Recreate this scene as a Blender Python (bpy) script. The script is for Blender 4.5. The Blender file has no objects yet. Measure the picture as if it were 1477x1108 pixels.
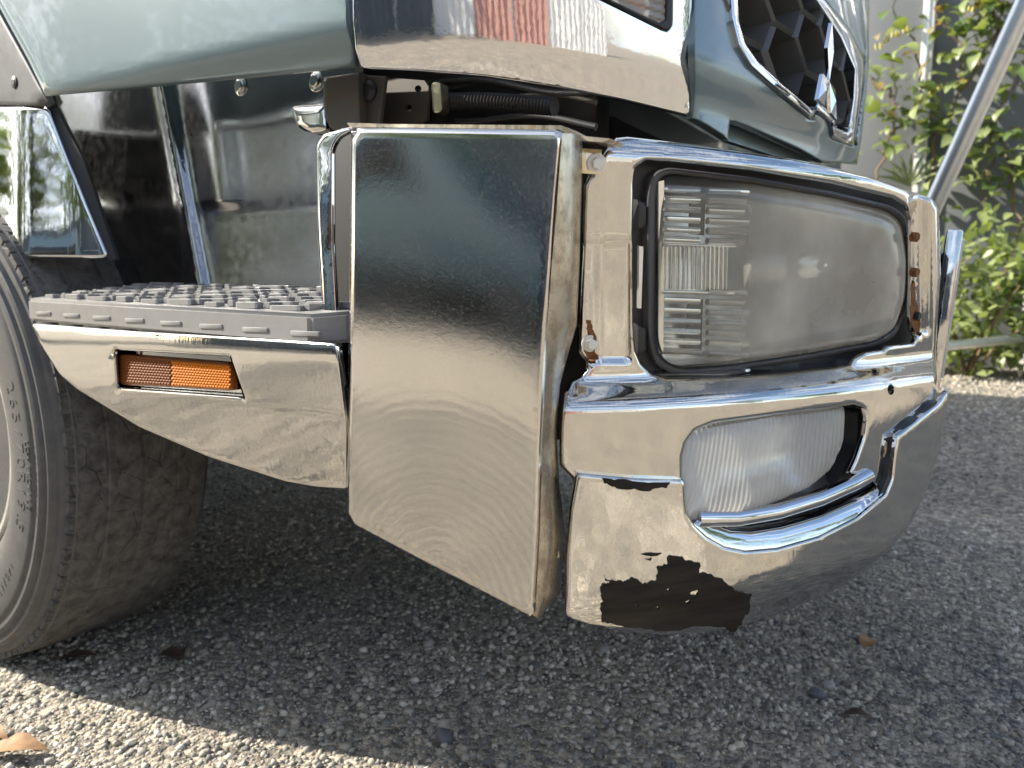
import bpy, bmesh, math, random
import numpy as np
from mathutils import Vector, Matrix
from mathutils.geometry import delaunay_2d_cdt
R = math.radians
random.seed(7); rng = np.random.default_rng(7)
SC = bpy.context.scene
COL = SC.collection

# ------------------------------------------------------------------ camera, sky, sun, exposure
F, CX, CY = 1050.0, 738.5, 554.0
YAW, PIT = R(33.5), R(6.7)
CAM = np.array([0.0, 0.0, 0.70])
cd = bpy.data.cameras.new('camera'); cam = bpy.data.objects.new('camera', cd); COL.objects.link(cam)
cd.sensor_width = 36; cd.lens = F / 1477 * 36; cd.clip_start = 0.02; cd.clip_end = 2000
cam.location = CAM; cam.rotation_euler = (R(90) - PIT, 0, YAW)
cd.dof.use_dof = True; cd.dof.focus_distance = 0.78; cd.dof.aperture_fstop = 6.6
SC.camera = cam
SUNV = Vector((1.3, 0.55, -1.0)).normalized()          # the way the light travels
SUN_EL = math.asin(-SUNV.z); SUN_AZ = math.atan2(-SUNV.x, -SUNV.y)
W = bpy.data.worlds.new('World'); SC.world = W; W.use_nodes = True
nt = W.node_tree; nt.nodes.clear()
sky = nt.nodes.new('ShaderNodeTexSky'); sky.sky_type = 'NISHITA'; sky.sun_disc = False
sky.sun_elevation = SUN_EL; sky.sun_rotation = SUN_AZ; sky.dust_density = 1.2
bg = nt.nodes.new('ShaderNodeBackground'); bg.inputs[1].default_value = 0.125
tc = nt.nodes.new('ShaderNodeTexCoord'); mp = nt.nodes.new('ShaderNodeMapping'); mp.inputs['Scale'].default_value = (1, 1, 2.4)
nz = nt.nodes.new('ShaderNodeTexNoise'); nz.inputs['Scale'].default_value = 3.2; nz.inputs['Detail'].default_value = 9; nz.inputs['Roughness'].default_value = .58
rp = nt.nodes.new('ShaderNodeValToRGB'); rp.color_ramp.elements[0].position = .46; rp.color_ramp.elements[1].position = .70
mx = nt.nodes.new('ShaderNodeMix'); mx.data_type = 'RGBA'; mx.inputs[7].default_value = (6.2, 6.4, 6.8, 1)
out = nt.nodes.new('ShaderNodeOutputWorld')
L = nt.links.new
L(tc.outputs['Generated'], mp.inputs[0]); L(mp.outputs[0], nz.inputs['Vector']); L(nz.outputs[0], rp.inputs[0])
L(rp.outputs[0], mx.inputs[0]); L(sky.outputs[0], mx.inputs[6]); L(mx.outputs[2], bg.inputs[0]); L(bg.outputs[0], out.inputs[0])
sl = bpy.data.lights.new('sun', 'SUN'); sl.energy = 5.0; sl.angle = R(.53); sl.color = (1, .93, .82)
so = bpy.data.objects.new('sun', sl); COL.objects.link(so); so.rotation_euler = SUNV.to_track_quat('-Z', 'Y').to_euler()
so.location = (-6, -3, 8)
vs = SC.view_settings; vs.view_transform = 'Standard'; vs.look = 'None'; vs.exposure = 1.25; vs.gamma = 1; vs.use_curve_mapping = False

# ------------------------------------------------------------------ materials
def mat(name, base=(.5, .5, .5), rough=.5, metal=0.0, coat=0.0, var=None, vscale=20, rvar=None, rscale=30, bump=None, spec=.5, stretch=None):
    """principled material; var = second colour mixed in by noise, rvar = roughness range, bump = list of (kind, scale, strength, distance)"""
    m = bpy.data.materials.new(name); m.use_nodes = True
    t = m.node_tree; b = t.nodes['Principled BSDF']
    b.inputs['Base Color'].default_value = (*base, 1); b.inputs['Roughness'].default_value = rough
    b.inputs['Metallic'].default_value = metal; b.inputs['Specular IOR Level'].default_value = spec
    if coat: b.inputs['Coat Weight'].default_value = coat; b.inputs['Coat Roughness'].default_value = .04
    g = t.nodes.new('ShaderNodeNewGeometry'); mpn = t.nodes.new('ShaderNodeMapping')
    if stretch: mpn.inputs['Scale'].default_value = stretch
    t.links.new(g.outputs['Position'], mpn.inputs[0]); vec = mpn.outputs[0]
    def noise(sc, det=6, ro=.6):
        n = t.nodes.new('ShaderNodeTexNoise'); n.inputs['Scale'].default_value = sc; n.inputs['Detail'].default_value = det
        n.inputs['Roughness'].default_value = ro; t.links.new(vec, n.inputs['Vector']); return n
    if var:
        n = noise(vscale); r = t.nodes.new('ShaderNodeValToRGB'); r.color_ramp.elements[0].position = .36; r.color_ramp.elements[1].position = .66
        r.color_ramp.elements[0].color = (*base, 1); r.color_ramp.elements[1].color = (*var, 1)
        t.links.new(n.outputs[0], r.inputs[0]); t.links.new(r.outputs[0], b.inputs['Base Color'])
    if rvar:
        n = noise(rscale); mr = t.nodes.new('ShaderNodeMapRange'); mr.inputs[1].default_value = .35; mr.inputs[2].default_value = .7
        mr.inputs[3].default_value = rvar[0]; mr.inputs[4].default_value = rvar[1]
        t.links.new(n.outputs[0], mr.inputs[0]); t.links.new(mr.outputs[0], b.inputs['Roughness'])
    prev = None
    for kind, sc, st, di in (bump or []):
        if kind == 'noise': n = noise(sc, 4); o = n.outputs[0]
        elif kind == 'vor':
            n = t.nodes.new('ShaderNodeTexVoronoi'); n.inputs['Scale'].default_value = sc; t.links.new(vec, n.inputs['Vector']); o = n.outputs['Distance']
        else:
            n = t.nodes.new('ShaderNodeTexVoronoi'); n.feature = 'DISTANCE_TO_EDGE'; n.inputs['Scale'].default_value = sc; t.links.new(vec, n.inputs['Vector'])
            r = t.nodes.new('ShaderNodeMapRange'); r.inputs[2].default_value = .06; t.links.new(n.outputs['Distance'], r.inputs[0]); o = r.outputs[0]
        bp = t.nodes.new('ShaderNodeBump'); bp.inputs['Strength'].default_value = st; bp.inputs['Distance'].default_value = di
        t.links.new(o, bp.inputs['Height'])
        if prev: t.links.new(prev, bp.inputs['Normal'])
        prev = bp.outputs[0]
    if prev: t.links.new(prev, b.inputs['Normal'])
    return m

def speckle(m, col, scale, lo, hi, amount=1.0, mask=None):
    """mix specks of another surface (dust, dirt, rust) over a metal by noise"""
    t = m.node_tree; b = t.nodes['Principled BSDF']; o = next(n for n in t.nodes if n.type == 'OUTPUT_MATERIAL')
    d = t.nodes.new('ShaderNodeBsdfDiffuse'); d.inputs[0].default_value = (*col, 1)
    g = t.nodes.new('ShaderNodeNewGeometry'); n = t.nodes.new('ShaderNodeTexNoise'); n.inputs['Scale'].default_value = scale; n.inputs['Detail'].default_value = 8
    n.inputs['Roughness'].default_value = .68
    t.links.new(g.outputs['Position'], n.inputs['Vector'])
    r = t.nodes.new('ShaderNodeMapRange'); r.inputs[1].default_value = lo; r.inputs[2].default_value = hi; r.inputs[4].default_value = amount
    t.links.new(n.outputs[0], r.inputs[0])
    x = t.nodes.new('ShaderNodeMixShader'); t.links.new(r.outputs[0], x.inputs[0])
    src = o.inputs[0].links[0].from_socket
    t.links.new(src, x.inputs[1]); t.links.new(d.outputs[0], x.inputs[2]); t.links.new(x.outputs[0], o.inputs[0])
    return m

M = {}
M['chrome'] = speckle(mat('chrome', (.68, .68, .69), .02, 1, rvar=(.008, .03), rscale=26, bump=[('noise', 9, .03, .008), ('noise', 240, .02, .0010)]), (.34, .30, .24), 55, .62, .85, .22)
M['chrome_bumper'] = speckle(mat('chrome_bumper', (.63, .615, .585), .02, 1, rvar=(.008, .035), rscale=40, bump=[('noise', 22, .07, .004), ('noise', 110, .10, .0012), ('noise', 400, .05, .0006)], stretch=(1, 1, .45)), (.36, .32, .25), 70, .60, .85, .25)
M['steel'] = speckle(mat('steel', (.60, .585, .555), .05, 1, rvar=(.03, .065), rscale=260, bump=[('noise', 9, .025, .006), ('noise', 200, .05, .0008), ('noise', 900, .10, .0003)]), (.34, .33, .31), 480, .52, .80, .24)
def swirls(m, centre, scale, strength):
    t = m.node_tree; b = t.nodes['Principled BSDF']; g = t.nodes.new('ShaderNodeNewGeometry'); mp_ = t.nodes.new('ShaderNodeMapping'); mp_.inputs['Location'].default_value = [-c for c in centre]
    w = t.nodes.new('ShaderNodeTexWave'); w.wave_type = 'RINGS'; w.rings_direction = 'SPHERICAL'; w.inputs['Scale'].default_value = scale; w.inputs['Distortion'].default_value = 4.5; w.inputs['Detail'].default_value = 3; w.inputs['Detail Scale'].default_value = .9; w.inputs['Detail Roughness'].default_value = .6
    t.links.new(g.outputs['Position'], mp_.inputs[0]); t.links.new(mp_.outputs[0], w.inputs['Vector'])
    bp = t.nodes.new('ShaderNodeBump'); bp.inputs['Strength'].default_value = strength; bp.inputs['Distance'].default_value = .0008
    n0 = b.inputs['Normal'].links[0].from_socket; sx = t.nodes.new('ShaderNodeSeparateXYZ'); t.links.new(g.outputs['Position'], sx.inputs[0]); mr = t.nodes.new('ShaderNodeMapRange'); mr.inputs[1].default_value = .64; mr.inputs[2].default_value = .46
    t.links.new(sx.outputs['Z'], mr.inputs[0]); mu = t.nodes.new('ShaderNodeMath'); mu.operation = 'MULTIPLY'; mu.inputs[1].default_value = strength; t.links.new(mr.outputs[0], mu.inputs[0]); t.links.new(mu.outputs[0], bp.inputs['Strength'])
    t.links.new(w.outputs['Fac'], bp.inputs['Height']); t.links.new(n0, bp.inputs['Normal']); t.links.new(bp.outputs[0], b.inputs['Normal'])
def swirl_reflections(m):
    # polishing swirls: the dark arcs of their ground reflection, painted into the base colour
    t = m.node_tree; b = t.nodes['Principled BSDF']; w = next(n for n in t.nodes if n.type == 'TEX_WAVE'); mask = next(n for n in t.nodes if n.type == 'MATH')
    n = t.nodes.new('ShaderNodeTexNoise'); n.inputs['Scale'].default_value = 12; g = t.nodes.new('ShaderNodeNewGeometry'); t.links.new(g.outputs['Position'], n.inputs['Vector'])
    p = t.nodes.new('ShaderNodeMath'); p.operation = 'MULTIPLY'; t.links.new(w.outputs['Fac'], p.inputs[0]); t.links.new(n.outputs[0], p.inputs[1])
    q = t.nodes.new('ShaderNodeMath'); q.operation = 'MULTIPLY'; t.links.new(p.outputs[0], q.inputs[0]); t.links.new(mask.outputs[0], q.inputs[1])
    x = t.nodes.new('ShaderNodeMix'); x.data_type = 'RGBA'; x.inputs[6].default_value = (.64, .62, .585, 1); x.inputs[7].default_value = (.02, .02, .018, 1)
    r = t.nodes.new('ShaderNodeMath'); r.operation = 'MULTIPLY'; r.inputs[1].default_value = 1.5; r.use_clamp = True; t.links.new(q.outputs[0], r.inputs[0]); t.links.new(r.outputs[0], x.inputs[0]); t.links.new(x.outputs[2], b.inputs['Base Color'])
swirls(M['steel'], (-.44, .54, .40), 30, .13)
swirl_reflections(M['steel'])
M['steel_dirty'] = speckle(mat('steel_dirty', (.50, .45, .38), .3, 1, rvar=(.2, .42), rscale=60, bump=[('noise', 120, .15, .002)], stretch=(1, 1, .3)), (.17, .12, .07), 60, .45, .7, .75)
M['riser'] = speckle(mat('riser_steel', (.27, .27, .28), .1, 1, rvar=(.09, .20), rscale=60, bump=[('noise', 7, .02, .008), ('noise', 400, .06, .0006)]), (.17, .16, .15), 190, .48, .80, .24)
M['teal'] = speckle(mat('teal_paint', (.155, .212, .232), .32, .35, coat=.7, var=(.168, .226, .246), vscale=900, bump=[('noise', 500, .02, .0004)]), (.25, .25, .21), 45, .66, .95, .15)
M['plastic'] = mat('black_plastic', (.016, .016, .017), .5, bump=[('noise', 600, .15, .0006)])
M['plastic_grey'] = speckle(mat('grey_plastic', (.055, .055, .06), .5, bump=[('noise', 300, .1, .0008)]), (.12, .11, .1), 40, .5, .8, .5)
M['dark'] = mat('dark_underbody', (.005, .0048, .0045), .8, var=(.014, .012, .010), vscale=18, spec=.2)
M['bracket'] = speckle(mat('bracket_steel', (.075, .068, .058), .55, .4), (.12, .08, .045), 60, .5, .75, .6)
M['rubber'] = speckle(mat('rubber', (.062, .061, .060), .6, rvar=(.5, .75), rscale=50, bump=[('noise', 160, .25, .001)]), (.15, .143, .13), 30, .38, .75, .6)
M['tread'] = speckle(mat('tread_rubber', (.045, .043, .040), .8, bump=[('edge', 21, .9, .004), ('noise', 70, .7, .004), ('noise', 500, .6, .0015)]), (.165, .161, .152), 45, .38, .68, .75)
M['mat'] = speckle(mat('step_rubber', (.19, .19, .188), .42, rvar=(.3, .5), rscale=60, bump=[('noise', 350, .15, .0008)]), (.22, .21, .19), 50, .42, .75, .55)
M['amber'] = mat('amber', (.46, .135, .006), .5, spec=.08)
M['amber_dark'] = mat('amber_dark', (.15, .045, .008), .5, spec=.08)
M['white_plastic'] = mat('white_plastic', (.68, .66, .60), .4)
M['zinc'] = mat('zinc', (.66, .58, .38), .3, 1)
M['rust'] = mat('rust', (.10, .038, .012), .9, var=(.24, .10, .035), vscale=220, bump=[('noise', 400, .6, .002)])
M['peeled'] = mat('peeled_black', (.006, .0058, .0055), .45, var=(.022, .016, .012), vscale=16, stretch=(1, 1, 7), bump=[('noise', 60, .2, .001)], spec=.18)
M['grille'] = mat('grille_plastic', (.075, .075, .072), .42, bump=[('noise', 500, .1, .0005)])
M['wall'] = mat('wall_sheet', (.15, .158, .162), .6, var=(.13, .138, .142), vscale=2.5, bump=[('noise', 40, .05, .002)])
M['post'] = mat('post_paint', (.72, .72, .70), .45, var=(.6, .6, .57), vscale=20)
M['galv'] = mat('galvanised', (.66, .67, .66), .34, .85, var=(.75, .75, .72), vscale=30)
M['leaf'] = mat('leaf', (.19, .24, .085), .38, var=(.27, .31, .13), vscale=9)
M['leaf_dark'] = mat('leaf_dark', (.07, .12, .035), .45, var=(.12, .18, .05), vscale=9)
M['leaf_old'] = mat('leaf_old', (.30, .19, .06), .6, var=(.2, .2, .07), vscale=14)
M['leaf_tree'] = mat('leaf_tree', (.05, .085, .02), .55, var=(.10, .14, .03), vscale=1.2)
for k in ('leaf', 'leaf_dark', 'leaf_old', 'leaf_tree'):                 # thin leaves let some sun through
    t = M[k].node_tree; b = t.nodes['Principled BSDF']; o = next(n for n in t.nodes if n.type == 'OUTPUT_MATERIAL')
    tr = t.nodes.new('ShaderNodeBsdfTranslucent'); tr.inputs[0].default_value = (.30, .38, .06, 1) if k != 'leaf_old' else (.4, .25, .06, 1)
    x = t.nodes.new('ShaderNodeMixShader'); x.inputs[0].default_value = .3
    t.links.new(b.outputs[0], x.inputs[1]); t.links.new(tr.outputs[0], x.inputs[2]); t.links.new(x.outputs[0], o.inputs[0])
M['flower'] = mat('flower', (.55, .50, .12), .7)
M['stem'] = mat('stem', (.14, .10, .055), .8, var=(.2, .13, .08), vscale=20)
M['bark'] = mat('bark', (.10, .08, .06), .9, bump=[('noise', 20, .6, .02)])
M['dry_leaf'] = mat('dry_leaf', (.34, .20, .09), .7, var=(.22, .11, .045), vscale=60)
M['dry_leaf_dark'] = mat('dry_leaf_dark', (.075, .042, .028), .75, var=(.045, .028, .02), vscale=60)
M['fence_pink'] = mat('fence_pink', (.46, .25, .21), .55); M['fence_white'] = mat('fence_white', (.68, .68, .66), .5)
M['fence_grey'] = mat('fence_grey', (.10, .115, .115), .6, var=(.14, .15, .15), vscale=3)
M['box_white'] = mat('box_white', (.7, .7, .69), .4); M['glass_dark'] = mat('window_glass', (.01, .012, .014), .05)
M['yellow'] = mat('yellow_paint', (.65, .48, .03), .5)

def lens_mat(name, haze, hazecol, rough=.12, clear_to=None):
    m = bpy.data.materials.new(name); m.use_nodes = True; t = m.node_tree; t.nodes.clear()
    o = t.nodes.new('ShaderNodeOutputMaterial'); tr = t.nodes.new('ShaderNodeBsdfTransparent'); tr.inputs[0].default_value = (.93, .94, .93, 1)
    df = t.nodes.new('ShaderNodeBsdfDiffuse'); df.inputs[0].default_value = (*hazecol, 1)
    tl = t.nodes.new('ShaderNodeBsdfTranslucent'); tl.inputs[0].default_value = (*hazecol, 1)
    gl = t.nodes.new('ShaderNodeBsdfGlossy'); gl.inputs['Roughness'].default_value = rough
    fr = t.nodes.new('ShaderNodeFresnel'); fr.inputs[0].default_value = 1.5
    g = t.nodes.new('ShaderNodeNewGeometry'); n = t.nodes.new('ShaderNodeTexNoise'); n.inputs['Scale'].default_value = 9; n.inputs['Detail'].default_value = 5
    r = t.nodes.new('ShaderNodeMapRange'); r.inputs[1].default_value = .3; r.inputs[2].default_value = .7; r.inputs[3].default_value = haze[0]; r.inputs[4].default_value = haze[1]
    t.links.new(g.outputs['Position'], n.inputs['Vector']); t.links.new(n.outputs[0], r.inputs[0])
    fac = r.outputs[0]
    if clear_to:
        sx = t.nodes.new('ShaderNodeSeparateXYZ'); t.links.new(g.outputs['Position'], sx.inputs[0]); q = t.nodes.new('ShaderNodeMapRange'); q.inputs[1].default_value = clear_to[0]; q.inputs[2].default_value = clear_to[1]; q.inputs[3].default_value = .25
        t.links.new(sx.outputs['Y'], q.inputs[0]); mu = t.nodes.new('ShaderNodeMath'); mu.operation = 'MULTIPLY'; t.links.new(fac, mu.inputs[0]); t.links.new(q.outputs[0], mu.inputs[1]); fac = mu.outputs[0]
    a = t.nodes.new('ShaderNodeMixShader'); a.inputs[0].default_value = .35; t.links.new(df.outputs[0], a.inputs[1]); t.links.new(tl.outputs[0], a.inputs[2])
    b = t.nodes.new('ShaderNodeMixShader'); t.links.new(fac, b.inputs[0]); t.links.new(tr.outputs[0], b.inputs[1]); t.links.new(a.outputs[0], b.inputs[2])
    c = t.nodes.new('ShaderNodeMixShader'); t.links.new(fr.outputs[0], c.inputs[0]); t.links.new(b.outputs[0], c.inputs[1]); t.links.new(gl.outputs[0], c.inputs[2])
    t.links.new(c.outputs[0], o.inputs[0]); return m
M['lens_cloudy'] = lens_mat('cloudy_lens', (.26, .58), (.95, .91, .80), .12, (.72, .80))
M['lens_clear'] = lens_mat('ribbed_lens', (.34, .48), (.92, .90, .84), .08)
M['rib'] = mat('lens_rib', (.86, .85, .80), .12, .75)
M['reflector'] = mat('reflector_bowl', (.90, .89, .86), .30, 1, bump=[('noise', 8, .2, .02)])

# ------------------------------------------------------------------ pixel rays and body surfaces (the photograph's sight lines cut with real surfaces)
FW = np.array([-math.sin(YAW) * math.cos(PIT), math.cos(YAW) * math.cos(PIT), -math.sin(PIT)])
RT = np.array([math.cos(YAW), math.sin(YAW), 0.0]); UP = np.cross(RT, FW)
def rays(px):
    px = np.atleast_2d(np.asarray(px, float))
    return FW + ((px[:, 0] - CX) / F)[:, None] * RT + ((CY - px[:, 1]) / F)[:, None] * UP
def project(P):
    d = np.asarray(P) - CAM; z = d @ FW
    return np.stack([CX + F * (d @ RT) / z, CY - F * (d @ UP) / z, z], -1)

class Plane:
    def __init__(s, p, n): s.p = np.array(p, float); s.n = np.array(n, float) / np.linalg.norm(n)
    def hit(s, px, off=0.0):
        d = rays(px); t = ((s.p + s.n * off - CAM) @ s.n) / (d @ s.n)
        return CAM + d * t[:, None], np.tile(s.n, (len(d), 1))
def Yp(y): return Plane((0, y, 0), (0, -1, 0))
class Curve:
    """a wall standing on a plan curve; g(z, s) pushes it out at height z"""
    def __init__(s, pts, g=lambda z, a: 0 * z, dense=400):
        p = np.array(pts, float)
        seg = np.r_[0, np.cumsum(np.linalg.norm(np.diff(p, axis=0), axis=1))]
        q = np.linspace(0, seg[-1], dense)
        if len(p) < 60:                                   # smooth a coarse polyline
            a = np.stack([np.interp(q, seg, p[:, k]) for k in (0, 1)], -1); k = 21; pad = np.r_[[a[0]] * (k // 2), a, [a[-1]] * (k // 2)]
            a2 = np.stack([np.convolve(pad[:, j], np.ones(k) / k, 'valid') for j in (0, 1)], -1); p = a2
        else: p = np.stack([np.interp(q, seg, p[:, k]) for k in (0, 1)], -1)
        s.p = p; t = np.gradient(p, axis=0); t /= np.linalg.norm(t, axis=1)[:, None]
        s.n = np.stack([t[:, 1], -t[:, 0]], -1)           # outward: right of the walk towards the front
        s.g = g
    def at(s, a, z, off=0.0):
        i = np.clip(np.asarray(a) * (len(s.p) - 1), 0, len(s.p) - 1); k = np.arange(len(s.p))
        x = np.interp(i, k, s.p[:, 0]); y = np.interp(i, k, s.p[:, 1]); nx = np.interp(i, k, s.n[:, 0]); ny = np.interp(i, k, s.n[:, 1])
        o = s.g(np.asarray(z, float), np.asarray(a, float)) + off
        return np.stack([x + nx * o, y + ny * o, z], -1)
    def hit(s, px, off=0.0):
        out_p, out_n = [], []
        D = rays(px)
        for c in range(0, len(D), 3000):
            d = D[c:c + 3000]; h = d[:, :2]; n = len(d)
            z = np.full(n, .8); a = np.full(n, .5)
            for it in range(14):
                o = s.g(z, a) + off
                P = s.p[None] + s.n[None] * o[:, None, None] - CAM[:2]
                cr = h[:, 0, None] * P[:, :, 1] - h[:, 1, None] * P[:, :, 0]
                al = (h[:, None, :] * P).sum(-1) > 0
                sg = (cr[:, :-1] * cr[:, 1:] <= 0) & al[:, :-1]
                f = cr[:, :-1] / (cr[:, :-1] - cr[:, 1:] + 1e-15)
                Q = P[:, :-1] + (P[:, 1:] - P[:, :-1]) * np.where(sg, f, 0)[..., None]
                dist = np.where(sg, np.linalg.norm(Q, axis=2), 1e9); i = dist.argmin(1); r = np.arange(n)
                miss = dist[r, i] > 1e8
                if miss.any():                             # the line passes beside the curve: take its nearest end
                    ang = np.abs(cr) / (np.linalg.norm(P, axis=2) + 1e-9); ang[~al] = 9; j = ang.argmin(1); i = np.where(miss, np.minimum(j, len(s.p) - 2), i)
                q = np.where(miss[:, None], P[r, i], Q[r, i])
                t = np.linalg.norm(q, axis=1) / np.linalg.norm(h, axis=1)
                zn = CAM[2] + d[:, 2] * t; z = z + .8 * (zn - z)
                a = (i + np.where(miss, 0, f[r, i])) / (len(s.p) - 1)
            pos = CAM + d * t[:, None]
            k = np.clip(a * (len(s.p) - 1), 0, len(s.p) - 1.001); i0 = k.astype(int); w = (k - i0)[:, None]
            n2 = s.n[i0] * (1 - w) + s.n[i0 + 1] * w
            gz = (s.g(z + .002, a) - s.g(z - .002, a)) / .004
            N = np.concatenate([n2, -gz[:, None]], 1); N /= np.linalg.norm(N, axis=1)[:, None]
            out_p.append(pos); out_n.append(N)
        return np.concatenate(out_p), np.concatenate(out_n)

def bez(p0, c, p2, n=40):
    t = np.linspace(0, 1, n)[:, None]; p0, c, p2 = map(np.array, (p0, c, p2))
    return (1 - t) ** 2 * p0 + 2 * t * (1 - t) * c + t * t * p2
def sstep(z, a, b): t = np.clip((z - a) / (b - a), 0, 1); return t * t * (3 - 2 * t)

# ------------------------------------------------------------------ mesh helpers
def tag(o, label=None, cat=None, group=None, kind=None):
    for k, v in (('label', label), ('category', cat), ('group', group), ('kind', kind)):
        if v: o[k] = v
    return o
def obj(name, me, m=None, parent=None, smooth=None):
    o = bpy.data.objects.new(name, me); COL.objects.link(o)
    if m is not None:
        for x in (m if isinstance(m, (list, tuple)) else [m]): me.materials.append(M[x] if isinstance(x, str) else x)
    if smooth is not None:
        me.polygons.foreach_set('use_smooth', [True] * len(me.polygons))
        if smooth < 180: me.set_sharp_from_angle(angle=R(smooth))
    if parent is not None: o.parent = parent; o.matrix_parent_inverse = parent.matrix_world.inverted() if parent.type != 'EMPTY' else Matrix.Translation(-parent.location)
    return o
def empty(name, loc=(0, 0, 0), rz=0):
    o = bpy.data.objects.new(name, None); COL.objects.link(o); o.location = loc; o.rotation_euler.z = rz; o.empty_display_size = .1; return o
def mesh(name, v, f):
    me = bpy.data.meshes.new(name); me.from_pydata([tuple(map(float, p)) for p in v], [], f); me.validate(); me.update(); return me
def smooth_loop(pts, n=2):
    """round every corner by about 6 n pixels"""
    p = np.array(pts, float); o = []
    for i in range(len(p)):
        a, b, c = p[i - 1], p[i], p[(i + 1) % len(p)]; la, lc = np.linalg.norm(a - b), np.linalg.norm(c - b)
        if n == 0: o.append(b); continue
        r = 7.0 * n; q0 = b + (a - b) / la * min(r, .48 * la); q1 = b + (c - b) / lc * min(r, .48 * lc)
        for t in np.linspace(0, 1, 5): o.append((1 - t) ** 2 * q0 + 2 * t * (1 - t) * b + t * t * q1)
    return np.array(o)
def densify(p, step):
    p = np.asarray(p, float); o = []
    for a, b in zip(p, np.roll(p, -1, 0)):
        k = max(1, int(np.ceil(np.linalg.norm(b - a) / step))); o += [a + (b - a) * i / k for i in range(k)]
    return np.array(o)
def seg_dist(q, loops):
    best = np.full(len(q), 1e9)
    for l in loops:
        a, b = l, np.roll(l, -1, 0); d = b - a; dd = (d ** 2).sum(1) + 1e-12
        for c in range(0, len(q), 2000):
            w = q[c:c + 2000, None] - a[None]; t = np.clip((w * d).sum(-1) / dd, 0, 1)
            best[c:c + 2000] = np.minimum(best[c:c + 2000], np.linalg.norm(w - t[..., None] * d, axis=2).min(1))
    return best
def inside(q, l):
    x, y = q[:, 0, None], q[:, 1, None]; a, b = l, np.roll(l, -1, 0)
    c = ((a[:, 1] > y) != (b[:, 1] > y)) & (x < (b[:, 0] - a[:, 0]) * (y - a[:, 1]) / (b[:, 1] - a[:, 1] + 1e-12) + a[:, 0])
    return c.sum(1) % 2 == 1
def panel(name, outline, surf, m, parent, holes=(), thick=.003, grid=12, roll=0, depth=0.0, off=0.0, disp=None, smooth=35, rolled=9):
    """sheet metal: outline and holes as seen in the photograph, laid on a body surface, edges rolled in, given a thickness"""
    loops = [densify(outline, grid)] + [densify(h, grid) for h in holes]
    V = [l for l in loops]; E = []; k = 0
    for l in loops: E += [(k + i, k + (i + 1) % len(l)) for i in range(len(l))]; k += len(l)
    def ok(q): 
        i = inside(q, loops[0])
        for h in loops[1:]: i &= ~inside(q, h)
        return q[i]
    if roll:
        for fr in (.12, .3, .55, .8, 1.0):
            for l in loops:
                t = np.roll(l, -1, 0) - np.roll(l, 1, 0); t /= np.linalg.norm(t, axis=1)[:, None] + 1e-9
                n = np.stack([t[:, 1], -t[:, 0]], -1)
                for sgn in (1, -1):
                    q = ok(l + sgn * n * roll * fr)
                    if len(q): q = q[seg_dist(q, loops) > roll * fr * .93]
                    if len(q): V.append(q)
    lo, hi = loops[0].min(0), loops[0].max(0)
    gx, gy = np.meshgrid(np.arange(lo[0] + grid / 2, hi[0], grid), np.arange(lo[1] + grid / 2, hi[1], grid))
    gx = gx + (np.arange(gx.shape[0]) % 2)[:, None] * grid / 2
    q = ok(np.stack([gx.ravel(), gy.ravel()], -1))
    if len(q): q = q[seg_dist(q, loops) > max(grid * .45, roll + grid * .3)]
    if len(q): V.append(q)
    A = np.concatenate(V)
    r = delaunay_2d_cdt([Vector(p) for p in A], E, [], 2, 1e-5)
    P2 = np.array([tuple(p) for p in r[0]]); Fc = [f for f in r[2]]
    cen = np.array([P2[list(f)].mean(0) for f in Fc]); keep = inside(cen, loops[0])
    for h in loops[1:]: keep &= ~inside(cen, h)
    Fc = [list(f) for f, kk in zip(Fc, keep) if kk]
    P, N = surf.hit(P2, off)
    tot = np.zeros(len(P)); D = rays(P2); dn = np.minimum((D * N).sum(1), -.28 * np.linalg.norm(D, axis=1))
    if roll:
        dd = np.clip(seg_dist(P2, loops[:rolled]) / roll, 0, 1); tot -= depth * (1 - np.sqrt(np.clip(1 - (1 - dd) ** 2, 0, 1)))
    if disp is not None: tot += disp(P2, seg_dist(P2, loops))
    P = P + D * (tot / dn)[:, None]
    fixed = []
    for f in Fc:                                            # face the eye
        a, b, c = P[f[0]], P[f[1]], P[f[2]]; nn = np.cross(b - a, c - a)
        fixed.append(f if nn @ N[f[0]] > 0 else f[::-1])
    if thick == 0: return obj(name, mesh(name, P, fixed), m, parent, smooth)
    n = len(P); cnt = {}
    for f in fixed:
        for i in range(len(f)): cnt[(f[i], f[(i + 1) % len(f)])] = 1
    rim = [(a, b) for a, b in cnt if (b, a) not in cnt]
    faces = fixed + [[i + n for i in f[::-1]] for f in fixed] + [[a, a + n, b + n, b] for a, b in rim]
    return obj(name, mesh(name, np.concatenate([P, P - N * thick]), faces), m, parent, smooth)
def box(name, lo, hi, m, parent, bev=.003, rot=None, piv=None):
    bm = bmesh.new(); bmesh.ops.create_cube(bm, size=1); lo, hi = Vector(lo), Vector(hi)
    for v in bm.verts: v.co = Vector((lo[i] + (v.co[i] + .5) * (hi[i] - lo[i]) for i in range(3)))
    if bev: bmesh.ops.bevel(bm, geom=bm.edges[:], offset=bev, segments=2, affect='EDGES', profile=.5)
    if rot: bmesh.ops.rotate(bm, verts=bm.verts, cent=piv or (lo + hi) / 2, matrix=rot)
    me = bpy.data.meshes.new(name); bm.to_mesh(me); bm.free(); return obj(name, me, m, parent, 40)
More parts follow.
